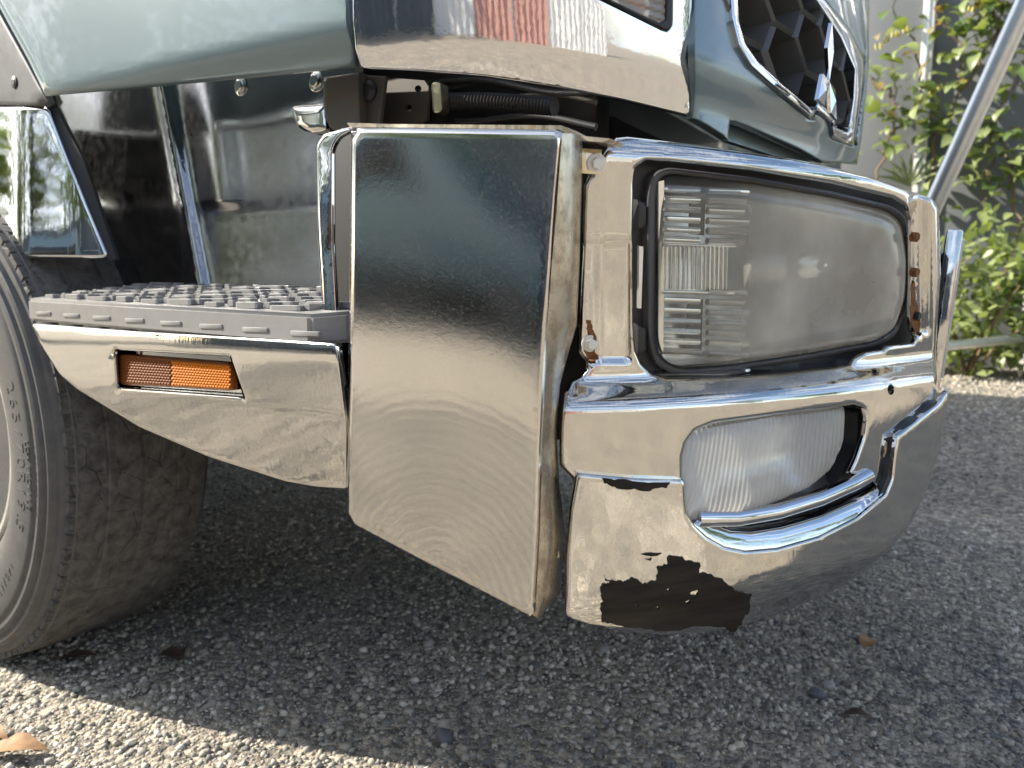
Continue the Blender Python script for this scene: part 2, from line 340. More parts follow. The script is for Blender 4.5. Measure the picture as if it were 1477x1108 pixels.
def tube_data(pts, rad, n=12, cap=True, V=None, Fs=None):
    V = [] if V is None else V; Fs = [] if Fs is None else Fs; pts = [Vector(p) for p in pts]; b0 = len(V)
    rad = rad if isinstance(rad, (list, tuple)) else [rad] * len(pts); up = None
    for i, p in enumerate(pts):
        t = (pts[min(i + 1, len(pts) - 1)] - pts[max(i - 1, 0)]).normalized()
        if up is None: up = t.orthogonal().normalized()
        up = (up - t * up.dot(t)).normalized(); s = t.cross(up)
        for k in range(n): a = 2 * math.pi * k / n; V.append(tuple(p + (up * math.cos(a) + s * math.sin(a)) * rad[i]))
    for i in range(len(pts) - 1):
        for k in range(n): a, b = b0 + i * n + k, b0 + i * n + (k + 1) % n; Fs.append([a, b, b + n, a + n])
    if cap: Fs.append([b0 + k for k in range(n)][::-1]); Fs.append([b0 + (len(pts) - 1) * n + k for k in range(n)])
    return V, Fs
def tube(name, pts, rad, m, parent, n=12, smooth=50):
    V, Fs = tube_data(pts, rad, n); return obj(name, mesh(name, V, Fs), m, parent, smooth)
def lathe(name, prof, axis_o, axis, m, parent, n=24, smooth=35):
    """prof = (along axis, radius)"""
    a = Vector(axis).normalized(); u = a.orthogonal().normalized(); w = a.cross(u); o = Vector(axis_o); V = []; Fs = []
    for h, r in prof:
        for k in range(n): th = 2 * math.pi * k / n; V.append(tuple(o + a * h + (u * math.cos(th) + w * math.sin(th)) * r))
    for i in range(len(prof) - 1):
        for k in range(n): p, q = i * n + k, i * n + (k + 1) % n; Fs.append([p, q, q + n, p + n])
    Fs.append([k for k in range(n)][::-1]); Fs.append([(len(prof) - 1) * n + k for k in range(n)])
    me = mesh(name, V, Fs); bm = bmesh.new(); bm.from_mesh(me); bmesh.ops.recalc_face_normals(bm, faces=bm.faces); bm.to_mesh(me); bm.free()
    return obj(name, me, m, parent, smooth)
def bolt(name, px, surf, r, m, parent, h=.006, hexa=True, washer=True, off=0.0, cross=False):
    P, N = surf.hit([px], off); p, n = Vector(P[0]), Vector(N[0])
    b = lathe(name, [(-.004, r), (h, r), (h + r * .12, r * .8)], p, n, m, parent, 6 if hexa else 20, 30)
    if washer: lathe('washer', [(-.001, r * 1.6), (.0015, r * 1.6), (.002, r * 1.45)], p, n, m, b, 24, 30)
    return b
def jag(pts, amp, n=3, seed=1):
    r = random.Random(seed); p = [Vector(q) for q in pts]
    for it in range(n):
        o = []
        for i in range(len(p)):
            a, b = p[i], p[(i + 1) % len(p)]; d = b - a; nn = Vector((d.y, -d.x)); nn = nn.normalized() if nn.length > 0 else nn
            o += [a, (a + b) / 2 + nn * r.uniform(-1, 1) * min(amp, d.length * .25)]
        p = o; amp *= .55
    return np.array([tuple(q) for q in p])

# ------------------------------------------------------------------ ground
def gz(x, y):
    return .24 * sstep(np.asarray(y, float), 2.5, 5.6) 
xs = np.r_[-300, -120, -50, -25, -14, np.arange(-8, 8.01, .4), 14, 25, 50, 120, 300]; ys = np.r_[-300, -120, -50, -25, -14, np.arange(-8, 8.01, .4), 14, 25, 50, 120, 300]
gxx, gyy = np.meshgrid(xs, ys, indexing='ij'); V = np.stack([gxx.ravel(), gyy.ravel(), gz(gxx, gyy).ravel()], -1); ny = len(ys)
Fs = [[i * ny + j, (i + 1) * ny + j, (i + 1) * ny + j + 1, i * ny + j + 1] for i in range(len(xs) - 1) for j in range(ny - 1)]
def ground_mat():
    m = mat('gravel_ground', (.35, .315, .258), .9)
    t = m.node_tree; b = t.nodes['Principled BSDF']; g = t.nodes.new('ShaderNodeNewGeometry')
    v1 = t.nodes.new('ShaderNodeTexVoronoi'); v1.inputs['Scale'].default_value = 85; v1.inputs['Randomness'].default_value = 1
    v2 = t.nodes.new('ShaderNodeTexVoronoi'); v2.inputs['Scale'].default_value = 190
    n = t.nodes.new('ShaderNodeTexNoise'); n.inputs['Scale'].default_value = 3.5; n.inputs['Detail'].default_value = 8
    for x in (v1, v2, n): t.links.new(g.outputs['Position'], x.inputs['Vector'])
    r = t.nodes.new('ShaderNodeValToRGB'); cr = r.color_ramp; cr.elements[0].color = (.16, .15, .13, 1); cr.elements[1].color = (.54, .485, .395, 1)
    e = cr.elements.new(.5); e.color = (.35, .315, .258, 1)
    sp = t.nodes.new('ShaderNodeSeparateColor'); t.links.new(v1.outputs['Color'], sp.inputs[0]); t.links.new(sp.outputs[0], r.inputs[0])
    r2 = t.nodes.new('ShaderNodeValToRGB'); r2.color_ramp.elements[0].position = .3; r2.color_ramp.elements[1].position = .75; r2.color_ramp.elements[0].color = (.75, .75, .76, 1); r2.color_ramp.elements[1].color = (1.15, 1.1, 1.0, 1)
    t.links.new(n.outputs[0], r2.inputs[0])
    mu = t.nodes.new('ShaderNodeMix'); mu.data_type = 'RGBA'; mu.blend_type = 'MULTIPLY'; mu.inputs[0].default_value = 1
    t.links.new(r.outputs[0], mu.inputs[6]); t.links.new(r2.outputs[0], mu.inputs[7]); n3 = t.nodes.new('ShaderNodeTexNoise'); n3.inputs['Scale'].default_value = 30; n3.inputs['Detail'].default_value = 5; n3.inputs['Roughness'].default_value = .7; t.links.new(g.outputs['Position'], n3.inputs['Vector'])
    r3 = t.nodes.new('ShaderNodeValToRGB'); r3.color_ramp.elements[0].position = .40; r3.color_ramp.elements[1].position = .62; r3.color_ramp.elements[0].color = (.50, .50, .51, 1); r3.color_ramp.elements[1].color = (1.22, 1.2, 1.15, 1); t.links.new(n3.outputs[0], r3.inputs[0])
    m3 = t.nodes.new('ShaderNodeMix'); m3.data_type = 'RGBA'; m3.blend_type = 'MULTIPLY'; m3.inputs[0].default_value = 1; t.links.new(mu.outputs[2], m3.inputs[6]); t.links.new(r3.outputs[0], m3.inputs[7]); t.links.new(m3.outputs[2], b.inputs['Base Color'])
    b1 = t.nodes.new('ShaderNodeBump'); b1.invert = True; b1.inputs['Strength'].default_value = .9; b1.inputs['Distance'].default_value = .008; t.links.new(v1.outputs['Distance'], b1.inputs['Height'])
    b2 = t.nodes.new('ShaderNodeBump'); b2.invert = True; b2.inputs['Strength'].default_value = .7; b2.inputs['Distance'].default_value = .003; t.links.new(v2.outputs['Distance'], b2.inputs['Height'])
    t.links.new(b1.outputs[0], b2.inputs['Normal']); t.links.new(b2.outputs[0], b.inputs['Normal']); return m
M['ground'] = ground_mat()
tag(obj('ground', mesh('ground', V, Fs), 'ground', None, 180), kind='structure')

def gravel():
    ico = bmesh.new(); bmesh.ops.create_icosphere(ico, subdivisions=1, radius=1); ico.verts.ensure_lookup_table()
    bv = np.array([v.co for v in ico.verts]); bf = np.array([[v.index for v in f.verts] for f in ico.faces]); ico.free()
    P = []; S = []
    for (d0, d1, dens, smin, smax) in ((.9, 2.0, 17000, .0018, .0085), (2.0, 3.2, 7500, .0028, .010), (3.2, 5.6, 1500, .006, .015)):
        x = rng.uniform(-3.4, 2.8, int(dens * 6.2 * 6.4)); y = rng.uniform(-.6, 5.8, len(x)); z = gz(x, y)
        p = project(np.stack([x, y, z], -1)); k = (p[:, 2] > d0) & (p[:, 2] <= d1) & (p[:, 0] > -160) & (p[:, 0] < 1640) & (p[:, 1] < 1230)
        P.append(np.stack([x, y, z], -1)[k]); u = rng.random(k.sum()); S.append(smin + (smax - smin) * u ** 4.2)
    x = rng.uniform(-3.2, 1.6, 42000); y = rng.uniform(-1.6, .75, 42000); q = project(np.stack([x, y, 0 * x], -1)); k = ~((q[:, 2] > .9) & (q[:, 0] > -160) & (q[:, 0] < 1640) & (q[:, 1] < 1230))
    P.append(np.stack([x, y, 0 * x], -1)[k]); S.append(.003 + .013 * rng.random(k.sum()) ** 3)
    P = np.concatenate(P); S = np.concatenate(S); n = len(P)
    sc = rng.uniform(.6, 1.25, (n, 3)) * S[:, None]; sc[:, 2] *= .75
    jit = 1 + rng.uniform(-.42, .34, (n, 12))
    v = bv[None] * jit[..., None] * sc[:, None]
    a = rng.uniform(0, 2 * np.pi, n); c, s = np.cos(a)[:, None], np.sin(a)[:, None]
    tl = rng.uniform(-.5, .5, n); c2, s2 = np.cos(tl)[:, None], np.sin(tl)[:, None]
    y2 = v[..., 1] * c2 - v[..., 2] * s2; z2 = v[..., 1] * s2 + v[..., 2] * c2
    X = v[..., 0] * c - y2 * s; Y = v[..., 0] * s + y2 * c
    W3 = np.stack([X, Y, z2], -1) + P[:, None]; W3[..., 2] += (sc[:, 2] * rng.uniform(-.35, .45, n))[:, None]
    f = (bf[None] + (np.arange(n) * 12)[:, None, None]).reshape(-1, 3)
    me = bpy.data.meshes.new('gravel'); me.vertices.add(n * 12); me.vertices.foreach_set('co', W3.ravel().astype('f'))
    me.loops.add(len(f) * 3); me.loops.foreach_set('vertex_index', f.ravel().astype('i')); me.polygons.add(len(f))
    me.polygons.foreach_set('loop_start', (np.arange(len(f)) * 3).astype('i')); me.update(calc_edges=True)
    at = me.attributes.new('tone', 'FLOAT', 'POINT'); at.data.foreach_set('value', np.repeat(np.clip(rng.random(n) + .16 * np.sin(P[:, 0] * 5.1 + 2 * np.sin(P[:, 1] * 3.3)) + .12 * np.sin(P[:, 1] * 7.7 + P[:, 0] * 2), 0, 1), 12).astype('f'))
    m = mat('stone', (.2, .2, .2), .85, bump=[('noise', 500, .4, .001)]); t = m.node_tree; b = t.nodes['Principled BSDF']
    an = t.nodes.new('ShaderNodeAttribute'); an.attribute_name = 'tone'; r = t.nodes.new('ShaderNodeValToRGB'); cr = r.color_ramp
    cr.elements[0].color = (.125, .122, .118, 1); cr.elements[1].color = (.62, .57, .48, 1)
    for p_, c_ in ((.3, (.26, .245, .215, 1)), (.6, (.37, .335, .275, 1)), (.85, (.46, .415, .34, 1))): e = cr.elements.new(p_); e.color = c_
    t.links.new(an.outputs['Fac'], r.inputs[0]); t.links.new(r.outputs[0], b.inputs['Base Color'])
    return tag(obj('gravel', me, m), 'loose grey and beige gravel chips covering the yard', 'gravel', kind='stuff')
gravel()

# ------------------------------------------------------------------ the truck
truck = empty('truck', (-1.2, 1.6, 0))
tag(truck, 'teal truck with chrome front corner, step and scraped bumper on gravel', 'truck')
T = truck

# body surfaces
door_s = Curve([(-3.0, .50), (-2.2, .515), (-1.6, .535), (-1.2, .56), (-.9, .588), (-.62, .622)], lambda z, a: -.06 * (1 - np.clip((z - .955) / .055, 0, 1)) ** 1.7)
cor_c = np.r_[bez((-.62, .62), (-.4145, .716), (-.317, .92)), [(-.29, .977), (-.262, 1.035), (-.2, 1.165)]]
cor = np.r_[bez((-.62, .62), (-.362, .74), (-.317, .92))[:-1], [( -.228 - .18 * (y - 1.62) ** 2, y) for y in np.linspace(.92, 2.55, 60)]]
front_s = Curve(cor_c, lambda z, a: (.235 - .10 * sstep(a, .1, .7)) * np.clip(z - .96, -.1, .14) - .004 * (1 - sstep(z, .925, .985)))
teal_s = Curve(cor, lambda z, a: -.02 * (1 - sstep(z, .93, .99)) - .12 * np.clip(z - 1.0, 0, 2) + .012)
bp_ = np.r_[bez((-.42, .548), (-.2, .66), (-.05, 1.2))[:-1], bez((-.05, 1.2), (-.04, 1.235), (-.09, 1.27), 8)[:-1], [(-.12, 1.30), (-.13, 1.62)]]
RIDGE = .030
def bump_g(z, a): return RIDGE * (1 - sstep(z, .597, .625)) - .02 * sstep(z, .822, .852) ** 1.5 + .17 * np.clip(z - .628, 0, .20)
bump_s = Curve(bp_, bump_g)
apron_s = Curve(bp_, lambda z, a: RIDGE + .010 - .05 * (1 - sstep(z, .33, .425)) ** 1.6)

# --- hidden mass: cab, chassis and cargo box (they throw the shade)
cab = empty('cab'); cab.parent = T; cab.matrix_parent_inverse = Matrix.Translation(-T.location)
bm = bmesh.new()
prof = [(-2.35, .98), (-2.35, 2.75), (-.95, 2.75), (-.72, 2.5), (-.50, 1.35), (-.44, 1.22), (-.62, 1.16), (-.62, .98)]
v0 = [bm.verts.new((x, .70, z + (.12 if z < 1.2 else 0))) for x, z in prof]; v1 = [bm.verts.new((x, 2.52, z + (.12 if z < 1.2 else 0))) for x, z in prof]
bm.faces.new(v0); bm.faces.new(v1[::-1])
for i in range(len(prof)): j = (i + 1) % len(prof); bm.faces.new([v0[j], v0[i], v1[i], v1[j]])
bmesh.ops.recalc_face_normals(bm, faces=bm.faces); me = bpy.data.meshes.new('cab_shell'); bm.to_mesh(me); bm.free(); obj('cab_shell', me, 'teal', cab)
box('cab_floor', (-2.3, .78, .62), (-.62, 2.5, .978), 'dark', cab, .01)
box('sun_blocker', (-8.4, .62, .36), (-2.22, .66, .97), 'dark', T, .005)  # unseen skirt, added to stop sun leaking onto the ground behind the tyre
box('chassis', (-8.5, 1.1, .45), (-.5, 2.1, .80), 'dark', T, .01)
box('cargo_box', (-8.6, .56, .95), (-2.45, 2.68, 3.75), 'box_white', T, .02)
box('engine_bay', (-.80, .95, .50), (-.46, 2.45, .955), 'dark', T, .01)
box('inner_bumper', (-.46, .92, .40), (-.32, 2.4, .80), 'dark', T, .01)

# --- door
door = panel('door', [(-160, -160), (497, -160), (505, 0), (515, 98), (400, 109), (230, 125), (66, 139), (40, 85), (0, 12), (-60, -90)], door_s, 'teal', T, thick=.012, grid=14, roll=9, depth=.006)
# gasket between the door and the corner
panel('door_seal', [(490, -160), (520, -160), (519, 0), (524, 104), (512, 104)], door_s, 'plastic', T, thick=.01, off=-.012)
# --- black wheel arch trim with its screw
trim_s = Yp(.585)
tr = panel('arch_trim', [(-60, -80), (0, 18), (40, 90), (70, 146), (62, 153), (0, 151), (-60, 151)], trim_s, 'plastic_grey', T, thick=.01, roll=6, depth=.004)
bolt('screw', (21, 119), trim_s, .006, 'plastic', tr, .002, False)
# --- chrome arch garnish
def garn_g(z, a): return -.045 * (1 - sstep(z, .73, .80)) * 0 + .0 * z
g_s = Curve([(-2.0, .66), (-1.75, .60), (-1.55, .57), (-1.35, .572), (-1.22, .60), (-1.1, .66)], lambda z, a: -.07 * (z - .85))
panel('arch_garnish', smooth_loop([(-70, 154), (-20, 153), (60, 153), (72, 158), (100, 230), (157, 368), (150, 373), (25, 373), (-10, 330), (-70, 250)], 1), g_s, 'chrome', T, thick=.008, grid=9, roll=6, depth=.006)
panel('garnish_seal', [(66, 152), (80, 155), (122, 235), (168, 374), (158, 376), (98, 235)], g_s, 'plastic', T, thick=.008, off=-.008)
# --- step well: riser with pressed ridge and screws, its foot curving out
def riser_disp(q, d):
    a = 236 + (q[:, 1] - 130) * .185; r1 = np.exp(-((q[:, 0] - a) / 10) ** 2) * .013
    b = 300 + (q[:, 1] - 110) * .12; r2 = np.exp(-((q[:, 0] - b) / 26) ** 2) * .005 * (q[:, 1] < 300)
    return r1 + r2
class Riser:
    def hit(s, px, off=0.0):
        P, N = Yp(.72).hit(px, off); 
        P2, N2 = Plane((0, .712, .745), (0, -.99, .10)).hit(px, off)
        k = sstep(np.asarray(px)[:, 1], 366, 384)[:, None]; nn = N * (1 - k) + N2 * k; nn /= np.linalg.norm(nn, axis=1)[:, None]
        d = rays(px); t1 = ((P - CAM) @ FW) / (d @ FW); t2 = ((P2 - CAM) @ FW) / (d @ FW); t = np.minimum(t1, t2)
        return CAM + d * t[:, None], nn
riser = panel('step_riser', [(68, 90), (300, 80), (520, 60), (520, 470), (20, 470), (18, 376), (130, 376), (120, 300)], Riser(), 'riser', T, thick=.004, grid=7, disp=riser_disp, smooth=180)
for p in ((243, 132), (348, 125), (457, 118)):
    q = bolt('screw', p, Yp(.72), .0085, 'steel', riser, .006, False)
panel('handle_cup', smooth_loop([(420, 154), (470, 150), (472, 190), (446, 193), (428, 182)], 1), Yp(.70), 'steel', T, thick=.006, grid=7, roll=14, depth=.006)
panel('front_pillar', [(466, 112), (518, 104), (520, 180), (500, 196), (478, 186), (468, 170)], Yp(.685), 'bracket', T, thick=.02, grid=8, roll=3, depth=.003)
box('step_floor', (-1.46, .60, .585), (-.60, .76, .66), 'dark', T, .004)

# --- step mat with studs
step = empty('step_mat'); step.parent = T; step.matrix_parent_inverse = Matrix.Translation(-T.location)
y0, y1 = .535, .70
fl, fr = Yp(y0).hit([(34, 431), (474, 455.5)])[0]
def mtop(x, y): return fl[2] + (fr[2] - fl[2]) * (x - fl[0]) / (fr[0] - fl[0]) + (y - y0) * .135
bm = bmesh.new()
ox = [(fl[0], y0 + .012), (fl[0] + .012, y0), (fr[0] - .03, y0), (fr[0], y0 + .03), (fr[0], y1 + .02), (fl[0] + .05, y1 + .02)]
tv = [bm.verts.new((x, y, mtop(x, y))) for x, y in ox]; bv_ = [bm.verts.new((x, y, mtop(x, y) - .034)) for x, y in ox]
bm.faces.new(tv); bm.faces.new(bv_[::-1])
for i in range(len(ox)): j = (i + 1) % len(ox); bm.faces.new([tv[j], tv[i], bv_[i], bv_[j]])
bmesh.ops.recalc_face_normals(bm, faces=bm.faces); bmesh.ops.bevel(bm, geom=[e for e in bm.edges], offset=.004, segments=2, affect='EDGES')
me = bpy.data.meshes.new('tread_plate'); bm.to_mesh(me); bm.free(); obj('tread_plate', me, 'mat', step, 40)
stud_me = None
def stud(x, y, sx, sy, h):
    global stud_me
    if stud_me is None:
        b = bmesh.new(); bmesh.ops.create_cube(b, size=1); bmesh.ops.bevel(b, geom=b.edges[:], offset=.09, segments=1, affect='EDGES'); stud_me = bpy.data.meshes.new('stud'); b.to_mesh(stud_me); b.free(); stud_me.materials.append(M['mat'])
    o = bpy.data.objects.new('stud', stud_me); COL.objects.link(o); o.parent = step
    o.location = Vector((x, y, mtop(x, y) + h / 2 - .001)) - T.location; o.location = Vector((x, y, mtop(x, y) + h / 2 - .001)); o.matrix_parent_inverse = Matrix()
    o.scale = (sx, sy, h); return o
nr = 7
for j in range(nr):
    n = 9
    for i in range(n):
        x = fl[0] + .05 + (i + (.5 if j % 2 else 0)) * (fr[0] - fl[0] - .07) / n; y = y0 + .020 + j * .0235
        if x < fr[0] - .02: stud(x, y, .040 + .012 * ((i * 7 + j * 3) % 3 - 1), .011, .0065 + .002 * ((i + j) % 2)); 
        if x + .03 < fr[0] - .02: stud(x + .03, y + .011, .012, .020, .0075)
# raised lugs moulded into the front of the mat, and the drain gaps under it
for i in range(8):
    x = fl[0] + .04 + i * (fr[0] - fl[0] - .1) / 7
    z = mtop(x, y0)
    l = box('lug', (x, y0 - .0016, z - .024), (x + .045, y0 + .003, z - .0185), 'mat', step, .0008)
for i in range(9):
    x = fl[0] + .02 + i * (fr[0] - fl[0] - .08) / 8.4
    z = mtop(x, y0); box('foot', (x, y0 + .006, z - .046), (x + .05, y0 + .03, z - .033), 'mat', step, .001)

# --- step side panel with amber reflector set into a pocket
class StepSide:
    def hit(s, px, off=0.0):
        px = np.atleast_2d(np.asarray(px, float)); d = rays(px)
        fold = 540 + (px[:, 0] - 85) * .150; top = 470 + (px[:, 0] - 45) * .058 + 30
        y = np.full(len(px), .532)
        t = (y - CAM[1]) / d[:, 1]; P = CAM + d * t[:, None]
        n = np.tile(np.array([0, -1.0, -.02]), (len(px), 1))
        ins = np.maximum(0, (px[:, 1] - fold)) * .00017                       # below the fold it tucks in
        tin = np.clip((top - px[:, 1]) / 30, 0, 1.3); ins2 = .0022 * tin ** 2 - np.maximum(0, fold - px[:, 1]) * 8e-5  # the upper lip rolls over
        t = (y + ins + ins2 - CAM[1]) / d[:, 1]; P = CAM + d * t[:, None]
        n[:, 2] += -.20 * sstep(px[:, 1] - fold, -5, 5) + .1 * tin - .07
        n /= np.linalg.norm(n, axis=1)[:, None]
        return P + n * off, n
ss = StepSide()
side = panel('step_side_panel', smooth_loop([(44, 466), (200, 478), (484, 495), (487, 503), (500, 610), (501, 706), (455, 703), (410, 695), (300, 660), (200, 617), (110, 562), (86, 541), (60, 500)], 1), ss, 'chrome_bumper', T,
             holes=[np.array([(166, 505), (331, 514), (352, 575), (343, 572), (170, 559)])], thick=.003, grid=8, roll=4, depth=.003, smooth=45)
pk = Yp(.548)
panel('reflector_pocket', [(158, 498), (336, 507), (360, 582), (345, 577), (165, 566)], pk, 'chrome_bumper', T, thick=.003, grid=12)
def pocket_wall(a, b):
    A = ss.hit([a, b])[0]; B = pk.hit([a, b])[0]; return [A[0], A[1], B[1], B[0]]
pts = [(166, 505), (331, 514), (352, 575), (343, 572), (170, 559)]
Vw = []; Fw = []
for a, b in zip(pts, pts[1:] + pts[:1]): k = len(Vw); Vw += pocket_wall(a, b); Fw.append([k, k + 1, k + 2, k + 3])
obj('pocket_wall', mesh('pocket_wall', Vw, Fw), 'chrome_bumper', T)
rs = Yp(.538)
refl = panel('side_reflector', smooth_loop([(171, 511), (332, 524), (338, 564), (173, 555)], 1), rs, 'amber_dark', T, thick=.006, grid=8, roll=5, depth=.002)
def prism(px0, px1, nx, nyy, m, label=None):
    Vp = []; Fp = []
    (x0, ya, yb), (x1, yc, yd) = px0, px1
    for i in range(nx):
        for j in range(nyy):
            def pt(u, v, o):
                x = x0 + (x1 - x0) * u; t_ = ya + (yc - ya) * u; b_ = yb + (yd - yb) * u
                return rs.hit([(x, t_ + (b_ - t_) * v)], o)[0][0]
            sh = .5 if j % 2 else 0
            u0, u1 = (i + sh) / (nx + .5), (i + 1 + sh) / (nx + .5); v0_, v1_ = j / nyy, (j + 1) / nyy
            k = len(Vp); Vp += [pt(u0, v0_, .0004), pt(u1, v0_, .0004), pt(u1, v1_, .0004), pt(u0, v1_, .0004), pt((u0 + u1) / 2, (v0_ + v1_) / 2, .0018)]
            Fp += [[k, k + 4, k + 1], [k + 1, k + 4, k + 2], [k + 2, k + 4, k + 3], [k + 3, k + 4, k]]
    return obj('prism_facets', mesh('prism_facets', Vp, Fp), m, refl)
o = prism((177, 516, 552), (247, 521, 556), 16, 9, 'amber_dark'); o['kind'] = 'stuff'
o = prism((247, 521, 556), (333, 528, 561), 20, 9, 'amber'); o['kind'] = 'stuff'

# --- vertical edge trim beside the step, dark slot, corner panel
panel('edge_trim', smooth_loop([(455, 208), (466, 193), (505, 182), (508, 190), (490, 199), (481, 216), (481, 350), (488, 470), (500, 560), (504, 640), (490, 600), (486, 500), (465, 452), (458, 330)], 1), Yp(.565), 'chrome', T, thick=.003, grid=6, roll=4, depth=.006)
panel('slot_liner', [(474, 190), (520, 184), (520, 730), (498, 700), (484, 480)], Yp(.60), 'plastic', T, thick=.01)
cp_s = Plane((0, .540, .65), (.02, -1, -.055))
def dent(q, d):
    return .0005 * np.sin(q[:, 0] / 70 + .6) * np.sin(q[:, 1] / 95) + 2.6e-5 * np.clip((q[:, 0] - 500) / 300, 0, 1) ** 1.6 * (q[:, 1] - 520)
cpanel = panel('corner_panel', [(506, 190), (511, 184), (560, 184), (800, 187), (812, 192), (806, 260), (789, 470), (780, 640), (776, 780), (770, 884), (764, 889), (700, 856), (600, 805), (500, 752), (501, 620), (504, 400)], cp_s, 'steel', T, thick=.003, grid=12, roll=8, depth=.008, disp=dent, smooth=60)
# the return that folds back from its front edge
A = cp_s.hit(densify(np.array([(811, 192), (806, 260), (789, 470), (780, 640), (776, 780), (770, 885)]), 14)[:-50] if False else np.array([(811, 192), (808, 230), (803, 300), (796, 380), (789, 470), (784, 560), (780, 640), (778, 710), (776, 780), (772, 850), (768, 887)]), -.006)[0]
Bpx = np.array([(838, 205), (840, 240), (838, 300), (836, 380), (832, 470), (806, 552), (800, 600), (806, 690), (816, 770), (808, 850), (770, 890)])
B = Yp(.606).hit(Bpx)[0]; 
Vr = []; Fr = []
for i in range(len(A)):
    for k in range(6): t = k / 5; p = A[i] * (1 - t) + B[i] * t; p = p + np.array([.010, -.004, 0]) * math.sin(math.pi * t); Vr.append(p)
for i in range(len(A) - 1):
    for k in range(5): a = i * 6 + k; Fr.append([a, a + 1, a + 7, a + 6])
ret = obj('folded_edge', mesh('folded_edge', Vr, Fr), 'steel_dirty', cpanel, 60)
lathe('bolt', [(0, .0075), (.006, .0075), (.007, .006)], Vector(Yp(.575).hit([(795, 797)])[0][0]), (.8, -.6, 0), 'steel_dirty', cpanel, 6)
panel('top_flange', [(500, 177), (560, 179), (810, 181), (838, 196), (880, 200), (870, 205), (836, 203), (806, 187), (505, 184)], Yp(.575), 'steel_dirty', T, thick=.03, grid=8)

# --- cavity behind the corner: brackets, cap, clip and hose
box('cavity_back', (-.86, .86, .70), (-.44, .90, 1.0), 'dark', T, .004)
br = panel('bracket', [(516, 108), (556, 110), (548, 178), (514, 176)], Yp(.70), 'bracket', T, thick=.005, grid=8, roll=2, depth=.001)
P_, N_ = Yp(.70).hit([(533, 132)]); lathe('cap', [(-.002, .013), (.003, .013), (.007, .009), (.007, .005)], Vector(P_[0]), (0, -1, 0), 'plastic', br, 24)
hole = lambda x, y, r: np.array([(x + r * math.cos(a), y + r * math.sin(a)) for a in np.linspace(0, 2 * math.pi, 12)[:-1]])
panel('bracket', [(556, 112), (612, 116), (618, 125), (616, 172), (604, 178), (552, 178)], Yp(.76), 'bracket', T, holes=[hole(603, 128, 5), hole(589, 156, 5)], thick=.005, grid=8)
clip = panel('hose_clip', smooth_loop([(622, 118), (636, 118), (638, 162), (624, 164)], 1), Yp(.74), 'zinc', T, thick=.014, roll=3, depth=.002)
hp = [Yp(.77).hit([(x, 148 + .02 * (x - 640) + 3 * math.sin(x / 40))])[0][0] for x in np.linspace(636, 800, 70)]
tube('corrugated_hose', hp, [.011 if i % 2 else .0085 for i in range(70)], 'plastic', T, 14, 60)

for y_, r_, m_ in ((118, .005, 'plastic'), (166, .0045, 'plastic'), (134, .0035, 'bracket')):
    tube('cable', Yp(.80).hit([(x, y_ + 7 * math.sin(x / 37 + y_) + .05 * (x - 600)) for x in np.linspace(560, 860, 24)])[0], r_, m_, T, 8, 60)
# --- chrome corner cover with its side lamp
lampo = [(700, -60), (842, -10), (964, 47), (970, 42), (972, -60)]
corner = panel('corner_cover', [(512, -200), (508, -60), (509, 30), (513, 72), (521, 97), (535, 100), (600, 103), (700, 111), (800, 126), (900, 146), (996, 169), (998, 80), (999, -200)], front_s, 'chrome', T, holes=[np.array([(690, -70), (842, -14), (962, 44), (968, 36), (969, -70)])], thick=.004, grid=9, roll=4, depth=.003, smooth=60)
lamp = panel('side_lamp', smooth_loop([(684, -80), (842, -16), (962, 46), (970, 38), (972, -80)], 1), front_s, 'plastic', T, holes=[np.array([(700, -72), (848, -16), (952, 34), (960, 28), (962, -72)])], thick=.02, off=.004, grid=8, roll=3, depth=.003)
panel('lamp_back', [(684, -80), (842, -16), (962, 46), (970, 38), (972, -80)], front_s, 'reflector', lamp, thick=.004, off=-.02, grid=8, disp=lambda q, d: .004 * np.sin(q[:, 0] / 7))
panel('lens', [(694, -76), (845, -17), (955, 38), (963, 32), (965, -76)], front_s, 'lens_clear', lamp, thick=0, off=0, grid=4, disp=lambda q, d: .0012 * np.sin((q[:, 1] - .3 * q[:, 0]) / 1.9))
panel('bulb_shade', smooth_loop([(900, -20), (930, 0), (940, 14), (925, 16), (895, 0)], 1), front_s, 'amber', lamp, thick=.006, off=-.012, grid=8)

# --- painted front panel and grille
gl_out = [(1040, -160), (1050, -40), (1055, 30), (1064, 66), (1082, 97), (1128, 139), (1170, 173), (1178, 160), (1198, 178), (1199, 200), (1232, 211), (1240, 160), (1247, 108), (1247, 86), (1225, 45), (1190, 0), (1120, -160)]
gl_in = [(1060, -160), (1064, -40), (1067, 30), (1076, 62), (1094, 88), (1130, 122), (1172, 158), (1180, 146), (1204, 166), (1206, 184), (1222, 190), (1230, 140), (1232, 100), (1212, 55), (1175, 0), (1100, -160)]
frontp = panel('front_panel', [(1001, -200), (1001, 100), (999, 170), (1020, 182), (1050, 201), (1053, 174), (1080, 184), (1150, 214), (1185, 233), (1236, 238), (1243, 200), (1253, 100), (1256, -200)], teal_s, 'teal', T, holes=[np.array(gl_out, float)], thick=.01, grid=10, roll=4, depth=.003, smooth=60)
panel('lower_lip', [(1050, 170), (1060, 172), (1150, 205), (1215, 236), (1190, 240), (1120, 226), (1050, 203)], teal_s, 'teal', T, thick=.01, off=-.03, grid=10)
gs = panel('grille_surround', gl_out, teal_s, 'chrome', T, holes=[np.array(gl_in, float)], thick=.02, off=.006, grid=7, roll=5, depth=.006, smooth=60)
gr = empty('grille'); gr.parent = T; gr.matrix_parent_inverse = Matrix.Translation(-T.location)
